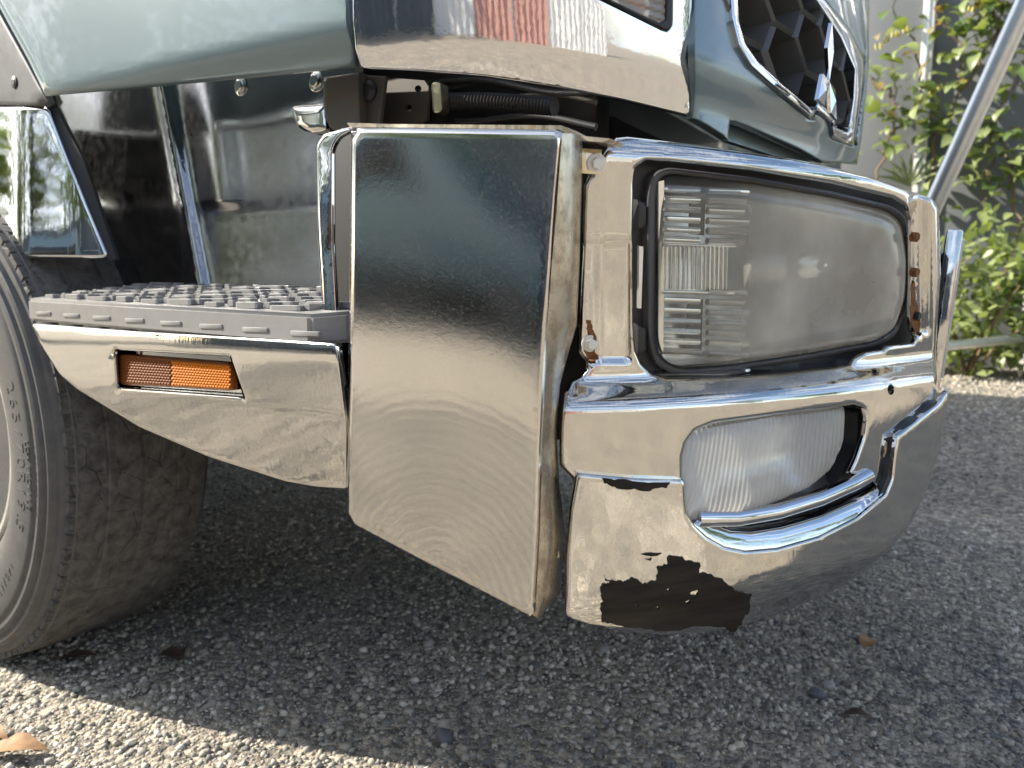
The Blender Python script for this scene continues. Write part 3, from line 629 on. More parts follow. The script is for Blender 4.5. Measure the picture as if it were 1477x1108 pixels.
panel('mesh_back', [(1045, -160), (1060, 70), (1170, 165), (1200, 195), (1236, 205), (1245, 90), (1130, -160)], teal_s, 'plastic', gr, thick=.005, off=-.075, grid=14)
def cell(cx, cyz, r, z0):
    pass
# hexagonal cells laid out on the real front surface (curve length along, height up)
fy = lambda y: -.228 - .18 * (y - 1.62) ** 2
loop_in = np.array(gl_in, float)
HX, HZ = .135, .088
cells = 0
for i in range(-1, 14):
    for j in range(-2, 10):
        yc = 1.00 + i * HX * .75; zc = .985 + (j + (.5 if i % 2 else 0)) * HZ
        def hx(sc, off):
            o = []
            for k in range(6):
                a = math.pi / 3 * k; y = yc + HX / 2 * sc * math.cos(a); z = zc + HZ / 2 / .866 * sc * math.sin(a)
                sl_ = .36 * (y - 1.62); nn = np.array([1, sl_, 0]) / math.hypot(1, sl_)
                g0 = float(teal_s.g(np.array([z]), np.array([.5]))[0])
                o.append(np.array([fy(y), y, z]) + nn * (g0 + off))
            return o
        fo = hx(.985, .002); pj = project(np.array(fo))[:, :2]
        if not inside(pj.mean(0)[None], loop_in)[0]: continue
        if inside(pj, smooth_loop(gl_out, 1)).sum() < 4: continue
        A0, A1, A2, A3 = hx(.985, -.004), hx(.88, .003), hx(.80, -.060), hx(.985, -.060)
        Vc = A0 + A1 + A2 + A3; Fc = []
        for k in range(6):
            q = (k + 1) % 6; Fc += [[k, q, 6 + q, 6 + k], [6 + k, 6 + q, 12 + q, 12 + k], [q, k, 18 + k, 18 + q]]
        obj('grille_cell', mesh('grille_cell', Vc, Fc), 'grille', gr); cells += 1
# three-diamond badge standing proud of the grille
badge = empty('badge'); badge.parent = T; badge.matrix_parent_inverse = Matrix.Translation(-T.location)
bc = Vector(project_hit := teal_s.hit([(1191, 118)], .03)[0][0])
def rhomb(ang, m='chrome'):
    a = R(ang); d = Vector((0, math.sin(a), math.cos(a))); n = Vector((0, d.z, -d.y)); l, w = .080, .022
    p = [bc, bc + d * l * .5 + n * w, bc + d * l, bc + d * l * .5 - n * w]; Vb = [q + Vector((x, 0, 0)) for x in (0, .005) for q in p]
    Vb.append(bc + d * l * .5 + Vector((.009, 0, 0)))
    obj('diamond', mesh('diamond', Vb, [[3, 2, 1, 0], [0, 1, 5, 4], [1, 2, 6, 5], [2, 3, 7, 6], [3, 0, 4, 7], [4, 5, 8], [5, 6, 8], [6, 7, 8], [7, 4, 8]]), m, badge)
for a in (0, 120, 240): rhomb(a)

# --- bumper: headlamp surround, ridge, fog lamp opening, apron
hl_hole = smooth_loop([(914, 262), (918, 240), (932, 232), (965, 233), (1080, 246), (1200, 266), (1288, 287), (1310, 301), (1313, 340), (1312, 470), (1316, 488), (1322, 492)], 1)
hl_hole = np.r_[smooth_loop([(914, 262), (917, 242), (932, 232), (965, 233), (1080, 246), (1200, 266), (1288, 287), (1308, 300), (1313, 320)], 0),
                np.array([(1313, 400), (1311, 462), (1313, 478), (1320, 487), (1316, 494), (1290, 497), (1278, 499), (1274, 504), (1248, 508), (1232, 516), (1225, 524), (1200, 528), (1110, 538), (1040, 543), (960, 544), (940, 538), (925, 524), (917, 505), (913, 470), (912, 380)])]
fog_hole = np.array([(986, 706), (985, 660), (990, 640), (1003, 622), (1030, 611), (1120, 599), (1180, 592), (1232, 585), (1244, 590), (1247, 602), (1243, 630), (1232, 662), (1222, 684), (1250, 690), (1262, 700), (1235, 760), (1180, 790), (1120, 806), (1040, 806), (1000, 772)])
outer = [(884, 199), (905, 197), (985, 206), (1080, 219), (1180, 236), (1262, 258), (1322, 279), (1346, 287), (1355, 300), (1357, 400), (1352, 470), (1350, 505), (1352, 560), (1348, 590),
         (1300, 628), (1284, 660), (1274, 700), (1262, 770), (1190, 812), (1060, 826), (960, 800), (900, 740), (835, 720), (826, 690), (808, 672), (808, 620), (812, 566), (824, 548), (838, 543), (846, 534), (844, 522), (834, 508), (836, 440), (840, 360), (843, 268), (850, 250), (868, 226)]
small = hole(1285, 562, 5); small[:, 1] = 562 + (small[:, 1] - 562) * 1.6
def bump_disp(q, d):
    # pressed rib down the left post and the raised inner rim of the lamp opening
    left = np.exp(-((q[:, 0] - 866) / 5.0) ** 2) * (q[:, 1] < 500) * 0
    step_ = -.006 * sstep(q[:, 1], 340, 356) * (1 - sstep(q[:, 0], 905, 912)) * (q[:, 1] < 520)
    flange = -.003 * (1 - sstep(q[:, 0], 853, 869)) * (q[:, 1] < 530)
    rr = sstep(q[:, 0], 1310, 1316) * (q[:, 1] < 480) * -.010 * sstep(1345 - q[:, 0], 0, 22)
    return flange + step_ + rr
bumper = panel('bumper', outer, bump_s, 'chrome_bumper', T, holes=[hl_hole, fog_hole, small], thick=.003, grid=6, roll=7, depth=.007, disp=bump_disp, smooth=75, rolled=3)
ap_o = np.r_[np.array([(832, 681), (860, 684), (920, 689), (984, 691), (989, 694), (990, 720), (993, 742), (1003, 758), (1020, 774), (1045, 788), (1075, 794), (1120, 790), (1180, 773), (1235, 745), (1275, 712), (1284, 690), (1288, 650), (1292, 628), (1320, 606), (1350, 582), (1368, 560), (1366, 600), (1352, 660), (1335, 712), (1316, 752), (1290, 786), (1250, 824), (1200, 853), (1140, 880), (1060, 906), (1010, 914), (960, 916), (900, 911), (850, 901), (820, 891), (816, 885), (817, 800), (824, 730)])]
apron = panel('bumper_apron', ap_o, apron_s, 'chrome_bumper', T, thick=.004, grid=7, roll=7, depth=.006, smooth=75)
# the shelf that runs back from the apron's upper edge under the fog lamp
sp_ = np.array([(1000, 756), (1020, 774), (1045, 788), (1075, 794), (1120, 790), (1180, 773), (1235, 745), (1275, 712), (1285, 690)])
Af = apron_s.hit(sp_, -.004)[0]; Bf = apron_s.hit(sp_ + np.array([(6, -10), (8, -24), (4, -36), (0, -42), (-2, -46), (-4, -46), (-6, -42), (-10, -30), (-14, -12)]), -.034)[0]
Vs = []; Fs_ = []
for i in range(len(sp_)):
    for k in range(5): t = k / 4; p = Af[i] * (1 - t) + Bf[i] * t; p = p + np.array([.006, -.003, .006]) * math.sin(math.pi * t); Vs.append(p)
for i in range(len(sp_) - 1):
    for k in range(4): a = i * 5 + k; Fs_.append([a, a + 5, a + 6, a + 1])
obj('apron_shelf', mesh('apron_shelf', Vs, Fs_), 'chrome', apron, 80)
# round bar that runs below the fog lamp
bar_px = [(1004, 748), (1060, 748), (1120, 738), (1180, 720), (1230, 698), (1252, 686)]
tube('lamp_bar', bump_s.hit(bar_px, .001)[0], .0085, 'chrome', T, 16, 60)
# dark backing inside the bumper
panel('bumper_liner', [(850, 600), (1245, 560), (1340, 570), (1330, 640), (1280, 720), (1150, 800), (960, 800), (850, 740)], bump_s, 'plastic', T, thick=.01, off=-.075, grid=16)
panel('broken_liner', jag([(1268, 716), (1290, 640), (1300, 622), (1352, 578), (1358, 590), (1330, 612), (1296, 640), (1286, 690)], 5, 3, 3), bump_s, 'plastic', T, thick=.006, off=.006, grid=9)

# flaked patches where the chrome has come away
pl = [(866, 848), (880, 842), (872, 830), (893, 838), (905, 838), (917, 835), (928, 846), (948, 838), (948, 820), (963, 816), (965, 803), (985, 803), (992, 810), (1010, 812), (1010, 828), (1030, 832), (1050, 846), (1060, 852), (1085, 858), (1080, 885), (1066, 900), (1045, 905), (960, 911), (900, 905), (868, 898), (866, 880), (872, 868)]
fl_h = [jag([(962, 850), (967, 849), (965, 853)], 1, 1, 5), jag([(995, 856), (1003, 852), (1009, 853), (1006, 859), (997, 860)], 2, 2, 6), jag([(988, 868), (994, 865), (997, 868), (991, 872)], 1, 1, 7), jag([(945, 876), (951, 874), (950, 879)], 1, 1, 8), jag([(916, 873), (922, 873), (920, 876)], 1, 1, 9)]
panel('bare_patch', jag(pl, 5, 3, 2), apron_s, 'peeled', apron, holes=fl_h, thick=.0012, off=.0012, grid=9)
panel('bare_patch', jag([(868, 690), (905, 692), (968, 696), (962, 704), (935, 709), (895, 706), (878, 700)], 3, 3, 4), apron_s, 'peeled', apron, thick=.0012, off=.0008, grid=9)
for k_, q in enumerate(([(925, 800), (955, 798), (945, 802)], [(930, 806), (940, 805), (938, 809)], [(1046, 900), (1074, 890), (1070, 902), (1060, 912), (1048, 908)])):
    panel('bare_patch', jag(q, 2, 2, 20 + k_), apron_s, 'peeled', apron, thick=.001, off=.001, grid=9)
# rust on the left post, clips and bolts
panel('rust_stain', jag([(846, 462), (852, 462), (857, 478), (858, 505), (864, 517), (856, 522), (846, 520), (842, 505), (848, 488)], 3, 4, 11), bump_s, 'rust', bumper, thick=.0008, off=.0009, grid=3, disp=bump_disp)
panel('rust_stain', jag([(1314, 415), (1319, 405), (1321, 430), (1325, 448), (1328, 470), (1330, 482), (1320, 482), (1315, 470)], 2, 4, 12), bump_s, 'rust', bumper, thick=.0008, off=.0009, grid=3, disp=bump_disp)
nc = panel('clip_nut', [(840, 214), (868, 216), (866, 252), (840, 250)], bump_s, 'zinc', bumper, thick=.004, off=.004, grid=8, holes=[np.array([(845, 219), (862, 221), (860, 246), (845, 245)])])
panel('clip_plate', [(844, 218), (864, 220), (862, 248), (844, 247)], bump_s, 'galv', nc, thick=.003, off=.002, grid=8)
bolt('clip_bolt', (860, 236), bump_s, .0055, 'white_plastic', bumper, .006, True, True, .002)
bolt('clip_bolt', (851, 495), bump_s, .0055, 'white_plastic', bumper, .008, True, True, -.010)
for p in ((1319, 342), (1319, 393), (1322, 456)): bolt('bracket_bolt', p, bump_s, .0058, 'rust' if p[1] < 430 else 'plastic', bumper, .004, True, False, -.007)

# --- headlamp
head = empty('headlamp'); head.parent = T; head.matrix_parent_inverse = Matrix.Translation(-T.location)
lens_o = smooth_loop([(946, 285), (950, 258), (966, 250), (1080, 263), (1200, 284), (1280, 303), (1302, 320), (1309, 370), (1306, 430), (1290, 475), (1262, 492), (1150, 512), (1050, 526), (980, 531), (955, 518), (946, 490)], 2)
rimo = smooth_loop([(905, 230), (960, 222), (1080, 236), (1200, 256), (1300, 280), (1330, 300), (1330, 480), (1310, 505), (1230, 535), (1050, 552), (950, 552), (915, 540), (905, 480)], 1)
panel('housing', rimo, bump_s, 'plastic', head, holes=[lens_o], thick=.05, off=-.030, grid=9, roll=4, depth=.004)
panel('lens_rim', smooth_loop([(932, 285), (938, 252), (960, 241), (1080, 255), (1200, 276), (1288, 297), (1310, 315), (1314, 370), (1311, 440), (1292, 486), (1262, 500), (1150, 522), (1050, 536), (972, 541), (944, 527), (933, 490)], 2), bump_s, 'plastic_grey', head, holes=[lens_o], thick=.02, off=-.018, grid=8, roll=5, depth=.006)
panel('lens', lens_o, bump_s, 'lens_cloudy', head, thick=0, off=-.008, grid=7, roll=26, depth=.014, smooth=80, disp=lambda q, d: 6e-5 * (q[:, 1] - 400))
def bowl(q, d): 
    return -.035 * np.exp(-(((q[:, 0] - 1175) / 80) ** 2 + ((q[:, 1] - 390) / 85) ** 2)) - .010 * sstep(q[:, 0], 1078, 1086) + 1.9e-4 * (q[:, 1] - 400)
panel('reflector', smooth_loop([(936, 250), (1080, 255), (1200, 275), (1318, 300), (1316, 480), (1260, 505), (1050, 540), (936, 540)], 0), bump_s, 'reflector', head, thick=.003, off=-.058, grid=7, disp=bowl, smooth=80)
P_ = bump_s.hit([(1165, 385)], -.085)[0][0]; lathe('bulb', [(0, .014), (.02, .014), (.03, .009), (.045, .008), (.05, .002)], Vector(P_), (.55, -.8, 0), 'galv', head, 16)
def rbar(a, b, r, off, name='lens_rib', m='rib'):
    V_, F_ = tube_data(bump_s.hit([a, b], off)[0], r, 6); obj(name, mesh(name, V_, F_), m, head, 60)
for k in range(17):
    y = 272 + k * 14.6
    if not (352 < y < 420): rbar((956, y), (1008, y + 2), .0034, -.020)
    st = 8 * (k % 3)
    if y < 350 or y > 412: rbar((1020, y + 3), (1078 - st * .4, y + 5), .0036, -.020)
for k in range(15): rbar((962 + k * 6.2, 356), (961 + k * 6.2, 417), .0015, -.017)
rbar((953, 352), (1060, 356), .002, -.018); rbar((953, 421), (1058, 424), .002, -.018)
panel('side_strip', [(950, 262), (958, 260), (957, 512), (950, 510)], bump_s, 'rib', head, thick=.004, off=-.018, grid=8)
panel('bulb_shade', [(998, 268), (1018, 270), (1016, 340), (996, 338)], bump_s, 'plastic_grey', head, thick=.004, off=-.030, grid=10)
panel('bulb_shade', [(994, 430), (1014, 432), (1012, 505), (992, 505)], bump_s, 'plastic_grey', head, thick=.004, off=-.030, grid=10)
for y in (310, 490): panel('mount_tab', [(919, y - 22), (932, y - 16), (932, y + 16), (919, y + 24)], bump_s, 'plastic', head, thick=.01, off=-.012, grid=8, roll=3, depth=.003)
panel('adjuster', [(922, 355), (928, 356), (925, 445), (921, 445)], bump_s, 'galv', head, thick=.004, off=-.016)

# --- fog lamp with fluted lens
fog = empty('fog_lamp'); fog.parent = T; fog.matrix_parent_inverse = Matrix.Translation(-T.location)
fl_o = smooth_loop([(976, 720), (976, 660), (988, 630), (1030, 606), (1120, 594), (1200, 584), (1230, 580), (1234, 598), (1226, 640), (1204, 678), (1170, 704), (1090, 736), (1020, 754), (984, 752)], 1)
def fluted(loop, pitch):
    xs_ = np.arange(930, 1300, pitch / 4); rows = 22; cols = []
    for i, x0 in enumerate(xs_):
        yy = np.linspace(575, 765, 190); line = np.stack([x0 - .20 * (yy - 600) - .0009 * np.clip(yy - 610, 0, 200) ** 2 * np.clip((1120 - x0) / 120, 0, 1), yy], -1)
        k = inside(line, loop)
        if k.sum() < 6: continue
        yv = np.linspace(yy[k].min(), yy[k].max(), rows); cols.append((i, np.stack([np.interp(yv, yy, line[:, 0]), yv], -1)))
    q = np.concatenate([c for _, c in cols]); ph = np.repeat([i for i, _ in cols], rows); P, N = bump_s.hit(q, -.004)
    d = np.clip(seg_dist(q, [loop]) / 24, 0, 1); P = P + N * (.0017 * np.abs(np.sin(np.pi * ph / 4)) - .009 * (1 - np.sqrt(1 - (1 - d) ** 2)) + 1.0e-4 * (q[:, 1] - 665))[:, None]
    Fq = [[c * rows + r, c * rows + r + 1, (c + 1) * rows + r + 1, (c + 1) * rows + r] for c in range(len(cols) - 1) for r in range(rows - 1)]
    return obj('lens', mesh('lens', P, Fq), 'lens_clear', fog, 180)
fluted(fl_o, 6.4)
panel('reflector', smooth_loop([(978, 760), (978, 660), (1000, 622), (1230, 580), (1242, 600), (1215, 690), (1090, 745)], 1), bump_s, 'reflector', fog, thick=.003, off=-.035, grid=9, disp=lambda q, d: -.02 * np.clip(d / 60, 0, 1) ** .7 + 2.2e-4 * (q[:, 1] - 665), smooth=80)
panel('housing', smooth_loop([(1195, 720), (1236, 640), (1238, 590), (1250, 590), (1250, 640), (1215, 715)], 1), bump_s, 'plastic', fog, thick=.03, off=-.02, grid=9)

# --- number plate holder seen almost edge-on, and its bracket
plate = empty('number_plate'); plate.parent = T; plate.matrix_parent_inverse = Matrix.Translation(-T.location)
rotp = Matrix.Rotation(R(4.5), 3, 'Z') @ Matrix.Rotation(R(4), 3, 'Y'); pv = Vector((-.055, 1.235, .57))
box('plate_frame', (-.082, 1.235, .568), (-.062, 1.68, .798), 'chrome_bumper', plate, .003, rotp, pv)
box('plate_face', (-.0615, 1.25, .582), (-.0585, 1.665, .784), 'galv', plate, 0, rotp, pv)
box('plate_bracket', (-.125, 1.25, .60), (-.084, 1.64, .775), 'plastic', plate, .012, rotp, pv)
box('bumper_centre', (-.20, 1.28, .40), (-.105, 1.96, .62), 'plastic', T, .02)

# --- wheel
wheel = empty('wheel'); wheel.parent = T; wheel.matrix_parent_inverse = Matrix.Translation(-T.location)
wc = Vector((-1.655, .528, .450))
tp = [(.035, .235), (.022, .255), (.006, .285), (.0, .315), (.0005, .360), (.002, .366), (.005, .370), (.004, .380), (.006, .385), (.011, .388), (.010, .398), (.013, .402), (.020, .405), (.022, .414), (.027, .417), (.031, .4235), (.040, .4285)]
tread = [(.040, .4285), (.060, .4315), (.078, .4322), (.0785, .4302), (.081, .4302), (.0835, .4325), (.131, .433), (.1315, .4305), (.134, .4305), (.1365, .4325), (.184, .4325), (.1845, .4302), (.187, .4302), (.1895, .4322), (.225, .430), (.238, .425), (.258, .40), (.266, .33), (.24, .24)]
tp = [(y, r * 1.039) for y, r in tp]; tread = [(  .04 + (y - .04) * 1.16, r * 1.039) for y, r in tread]
lathe('tyre', tp, wc, (0, 1, 0), 'rubber', wheel, 160, 25); lathe('tread', tread, wc, (0, 1, 0), 'tread', wheel, 160, 25)
lathe('rim', [(.05, .10), (.05, .17), (.10, .20), (.06, .225), (.03, .232), (.028, .242), (.036, .246), (.05, .24), (.2, .235)], wc, (0, 1, 0), 'galv', wheel, 64)
sb = None
for k in range(96):                                             # shoulder notches
    a = 2 * math.pi * k / 96
    if sb is None:
        b = bmesh.new(); bmesh.ops.create_cube(b, size=1); sb = bpy.data.meshes.new('shoulder_block'); b.to_mesh(sb); b.free(); sb.materials.append(M['tread'])
    o = bpy.data.objects.new('shoulder_block', sb); COL.objects.link(o); o.parent = wheel
    o.location = wc + Vector((math.cos(a) * .438, .0345, math.sin(a) * .438)); o.rotation_euler = (0, -a, 0); o.scale = (.012, .016, .0215 if k % 4 else .026)
def sidewall_text(s, r, size, a0, ext=.0012):
    a = a0
    for ch in s:
        w = size * (.38 if ch in ' .' else .66)
        if ch != ' ':
            fc = bpy.data.curves.new('lettering', 'FONT'); fc.body = ch; fc.size = size; fc.extrude = ext; fc.align_x = 'CENTER'
            tmp = bpy.data.objects.new('t', fc); me = bpy.data.meshes.new_from_object(tmp); bpy.data.objects.remove(tmp); bpy.data.curves.remove(fc)
            # letters read clockwise with their feet to the hub
            t = Vector((math.sin(a), 0, -math.cos(a))); n = Vector((math.cos(a), 0, math.sin(a)))
            mt = Matrix((( t.x, n.x, 0, 0), (0, 0, -1, 0), (t.z, n.z, 0, 0), (0, 0, 0, 1)))
            o = obj('lettering', me, 'rubber', wheel); me.transform(Matrix.Translation(wc + n * r + Vector((0, .0005, 0))) @ mt)
        a -= w / r
sidewall_text('265/70R19.5', .333, .036, R(18)); sidewall_text('LOW PROFILE', .366, .017, R(3)); sidewall_text('140/138', .336, .024, R(-36)); sidewall_text('LOW PROFILE', .366, .017, R(-70))
# arch liner above the tyre
bm = bmesh.new(); pr = []
for k in range(21):
    a = R(20 + 160 * k / 20); pr.append([bm.verts.new((wc.x + math.cos(a) * .52, y, wc.z + math.sin(a) * .52)) for y in (.76, 1.1)])
for a, b in zip(pr, pr[1:]): bm.faces.new([a[0], b[0], b[1], a[1]])
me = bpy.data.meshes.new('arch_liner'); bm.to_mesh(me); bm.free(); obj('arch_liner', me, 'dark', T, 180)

# ------------------------------------------------------------------ things on the ground
def leaf_mesh(name, l, w, curl, n=6, seed=0, ser=0.0):
    r = random.Random(seed); V = []; Fq = []
    for i in range(n + 1):
        t = i / n; ww = w * (math.sin(math.pi * min(1, t ** .8)) ** .8) * (1 + ser * r.uniform(-1, 1)) + .0004
        z = curl * math.sin(t * math.pi * .9) * l
        V += [(t * l, -ww, z + ww * .35 + r.uniform(-1, 1) * curl * .06 * l), (t * l, 0, z), (t * l, ww, z + ww * .35 + r.uniform(-1, 1) * curl * .06 * l)]
    for i in range(n):
        a = i * 3; Fq += [[a, a + 3, a + 4, a + 1], [a + 1, a + 4, a + 5, a + 2]]
    return mesh(name, V, Fq)
def ground_pt(px):
    p = Plane((0, 0, 0), (0, 0, 1)).hit([px])[0][0]; return Vector((p[0], p[1], float(gz(p[0], p[1]))))
def dry_leaf(px, l, w, rz, m, label, seed, curl=.15):
    me = leaf_mesh('dry_leaf', l, w, curl, 10, seed, .25); o = obj('dry_leaf', me, m, None, 180); o.location = ground_pt(px) + Vector((0, 0, .006)); o.rotation_euler = (R(8), 0, rz)
    tag(o, label, 'leaf', 'dead leaves on the gravel')
dry_leaf((-22, 1092), .10, .017, R(34), 'dry_leaf', 'long tan dry leaf lying in the sunlit bottom left corner', 1)
dry_leaf((-20, 1062), .055, .010, R(10), 'dry_leaf', 'small curled tan leaf behind the long tan leaf in the sun', 2)
dry_leaf((228, 950), .055, .016, R(25), 'dry_leaf_dark', 'dark brown dead leaf left in a pair in the shade by the tyre', 3)
dry_leaf((252, 945), .050, .018, R(-20), 'dry_leaf_dark', 'dark brown dead leaf right in a pair in the shade by the tyre', 4)
dry_leaf((85, 958), .065, .012, R(50), 'dry_leaf_dark', 'dark narrow dead leaf in the shade close under the tyre tread', 5)
dry_leaf((1244, 938), .042, .015, R(70), 'dry_leaf', 'small pale brown leaf on shaded gravel right of the bumper', 6, .2)
dry_leaf((1215, 1035), .045, .010, R(10), 'dry_leaf_dark', 'small dark olive leaf low on the shaded gravel right of the bumper', 7, .2)
def rock(px, r, col, label, seed):
    b = bmesh.new(); bmesh.ops.create_icosphere(b, subdivisions=2, radius=1); rr = random.Random(seed)
    s = (rr.uniform(.8, 1.2), rr.uniform(.7, 1.1), rr.uniform(.5, .7))
    for v in b.verts: k = 1 + rr.uniform(-.12, .12); v.co = Vector((v.co.x * s[0] * k, v.co.y * s[1] * k, v.co.z * s[2] * k)) * r
    me = bpy.data.meshes.new('stone'); b.to_mesh(me); b.free(); o = obj('stone', me, col, None, 50); o.location = ground_pt(px) + Vector((0, 0, r * .2)); o.rotation_euler.z = rr.uniform(0, 6)
    tag(o, label, 'stone', 'larger stones on the gravel')
M['stone_dark'] = mat('stone_dark', (.085, .09, .10), .8, var=(.13, .13, .13), vscale=90, bump=[('noise', 200, .5, .002)]); M['stone_pale'] = mat('stone_pale', (.36, .34, .30), .85, var=(.25, .24, .22), vscale=120, bump=[('noise', 200, .5, .002)])
rock((640, 1066), .017, 'stone_dark', 'dark stone at the bottom centre near the shadow edge', 1); rock((1178, 1003), .014, 'stone_dark', 'dark bluish stone in the shade below the bumper on the right', 2)
rock((870, 938), .013, 'stone_pale', 'pale stone in the shade below the scraped bumper', 3); rock((618, 930), .015, 'stone_pale', 'pale flat stone behind the corner panel in the shade', 4); rock((1195, 990), .012, 'stone_pale', 'pale round stone beside the dark bluish stone', 5)
rock((770, 962), .012, 'stone_dark', 'small dark stone left of the pale stone under the bumper', 6)

# ------------------------------------------------------------------ background: grey sheet wall, creepers, bushes, rails
WY = 5.85
wall = empty('wall', (0, WY, .24)); tag(wall, 'grey sheet wall with white upright posts behind the creepers', 'wall')
px_posts = [-3.9, -3.22, -2.54, -1.86, -1.18, -.50, .18, .86, 1.54, 2.22]
for i, x in enumerate(px_posts):
    box('post', (x - .035, WY - .06, .18), (x + .035, WY - .004, 3.3), 'post', wall, .004)
    box('groove', (x - .006, WY - .066, .18), (x + .006, WY - .0605, 3.3), 'galv', wall, 0)
    if i < len(px_posts) - 1: box('wall_sheet', (x + .003, WY, .18), (x + .677, WY + .03, 3.3), 'wall', wall, .003)
LM = {}
for k in range(5):
    for c in ('leaf', 'leaf_dark', 'leaf_old'):
        me = leaf_mesh('leaf', 1.0, .26 + .05 * (k % 3), .12 + .06 * (k % 2), 5, 30 + k); me.materials.append(M[c]); me.polygons.foreach_set('use_smooth', [True] * len(me.polygons)); LM[(c, k)] = me
def add_leaf(parent, p, size, r, dark=.35, old=.06, out=Vector((0, -1, 0))):
    u = r.random(); c = 'leaf_old' if u < old else ('leaf_dark' if u < old + dark else 'leaf')
    o = bpy.data.objects.new('leaf', LM[(c, r.randrange(5))]); COL.objects.link(o); o.parent = parent; o.matrix_parent_inverse = Matrix.Translation(-parent.location)
    o.location = p; o.scale = (size,) * 3; a = r.uniform(-1.1, 1.1)
    d = Vector((math.sin(a) * .9 + r.uniform(-.3, .3), -.45 + r.uniform(-.5, .3), -.55 + r.uniform(-.5, .75))).normalized()
    o.rotation_euler = d.to_track_quat('X', 'Z').to_euler(); o.rotation_euler.rotate_axis('X', r.uniform(-.7, .7))
def vine(label, runs, nleaf, seed, spikes=()):
    r = random.Random(seed); root = empty('creeper', runs[0][0]); tag(root, label, 'creeper', 'creepers climbing the grey wall')
    Vv, Fv = [], []; pts = []
    for run in runs:
        P = [Vector(p) for p in run]; dn = []
        for a, b in zip(P, P[1:]):
            for k in range(8): t = k / 8; dn.append(a.lerp(b, t) + Vector((r.uniform(-1, 1) * .02, r.uniform(-1, 1) * .02, r.uniform(-1, 1) * .02)))
        dn.append(P[-1]); tube_data(dn, [.010 * (1 - .7 * i / len(dn)) for i in range(len(dn))], 5, True, Vv, Fv); pts += dn
    obj('stem', mesh('stem', Vv, Fv), 'stem', root, 60)
    for i in range(nleaf):
        p = r.choice(pts); q = p + Vector((r.gauss(0, .07), -abs(r.gauss(.03, .08)), r.gauss(0, .08)))
        add_leaf(root, q, r.uniform(.07, .145), r)
    for s in spikes:
        P = Vector(s); Vq, Fq = [], []
        for k in range(9):
            a = P + Vector((-.09 + k * .022, r.uniform(-.02, .02), -.02 + .012 * k + r.uniform(-.008, .012))); d = Vector((r.uniform(-.01, .01), -.02, .035))
            tube_data([a, a + d * .5, a + d], [.010, .009, .003], 5, True, Vq, Fq)
        obj('flower_spike', mesh('flower_spike', Vq, Fq), 'flower', root)
    return root
wp = lambda x, y, o=.12: tuple(Yp(WY - o).hit([(x, y)])[0][0])
vine('creeper with yellow flower spikes left of the white post', [[wp(1262, 260), wp(1285, 200), wp(1290, 140), wp(1283, 80)], [wp(1290, 140), wp(1262, 120), wp(1255, 108)], [wp(1285, 200), wp(1330, 150), wp(1322, 60), wp(1290, 25), wp(1290, -30)]], 75, 3, [wp(1287, 64, .2)])
vine('creeper spreading across the wall between the two white posts', [[wp(1345, 300), wp(1350, 190), wp(1390, 130), wp(1380, 60), wp(1350, 20), wp(1365, -60)], [wp(1350, 190), wp(1310, 165), wp(1290, 150)], [wp(1390, 130), wp(1440, 40), wp(1450, -30)], [wp(1350, 190), wp(1400, 180), wp(1425, 190)]], 140, 5, [wp(1342, 146, .2), wp(1415, 14, .2), wp(1440, 5, .2)])
vine('creeper hanging down the right edge of the wall', [[wp(1470, 340), wp(1462, 250), wp(1432, 180), wp(1470, 110), wp(1500, 40)], [wp(1432, 180), wp(1428, 240), wp(1420, 300)], [wp(1462, 250), wp(1520, 200), wp(1560, 100)]], 115, 8)
vine('dense dark creeper top right above the pole', [[wp(1400, 40), wp(1430, 10), wp(1480, -20), wp(1560, -60)], [wp(1430, 10), wp(1440, 60), wp(1430, 90)]], 80, 9)
# bush at the wall's foot
def bush(label, c, rad, n, seed, nstuff=900):
    r = random.Random(seed); root = empty('bush', c); tag(root, label, 'bush', 'bushes at the foot of the wall')
    Vv, Fv = [], []
    for k in range(9):
        e = Vector(c) + Vector((r.uniform(-1, 1) * rad[0], r.uniform(-1, 1) * rad[1], rad[2] * r.uniform(.8, 1.7))); tube_data([Vector(c), Vector(c).lerp(e, .5) + Vector((0, 0, .06)), e], [.012, .008, .003], 5, True, Vv, Fv)
    obj('stem', mesh('stem', Vv, Fv), 'stem', root, 60)
    def rp():
        while True:
            p = Vector((r.uniform(-1, 1), r.uniform(-1, 1), r.uniform(-1, 1)))
            if .35 < p.length < 1: 
                p = p * (1 + .25 * math.sin(p.x * 9 + seed) * math.cos(p.z * 7)); return Vector(c) + Vector((p.x * rad[0], p.y * rad[1], rad[2] + p.z * rad[2]))
    for i in range(n): p = rp(); add_leaf(root, p, r.uniform(.07, .12), r, .25, .02)
    Vl, Fl = [], []
    for i in range(nstuff):
        p = rp(); d = Vector((r.gauss(0, 1), r.gauss(-.4, 1), r.gauss(.2, 1))).normalized(); s = d.orthogonal().normalized(); l, w = r.uniform(.06, .11), r.uniform(.015, .03); k = len(Vl)
        Vl += [p, p + d * l * .5 + s * w, p + d * l, p + d * l * .5 - s * w]; Fl.append([k, k + 1, k + 2, k + 3])
    o = obj('foliage', mesh('foliage', Vl, Fl), 'leaf', root); o['kind'] = 'stuff'
bush('low leafy bush at the wall foot behind the number plate', (-.12, 5.25, .22), (.42, .34, .46), 110, 1)
bush('bright leafy bush at the wall foot at the right edge', (.45, 5.3, .22), (.45, .34, .50), 150, 2)
bush('bush at the wall foot hidden mostly behind the truck front', (-.95, 5.35, .22), (.4, .3, .36), 60, 3, 500)
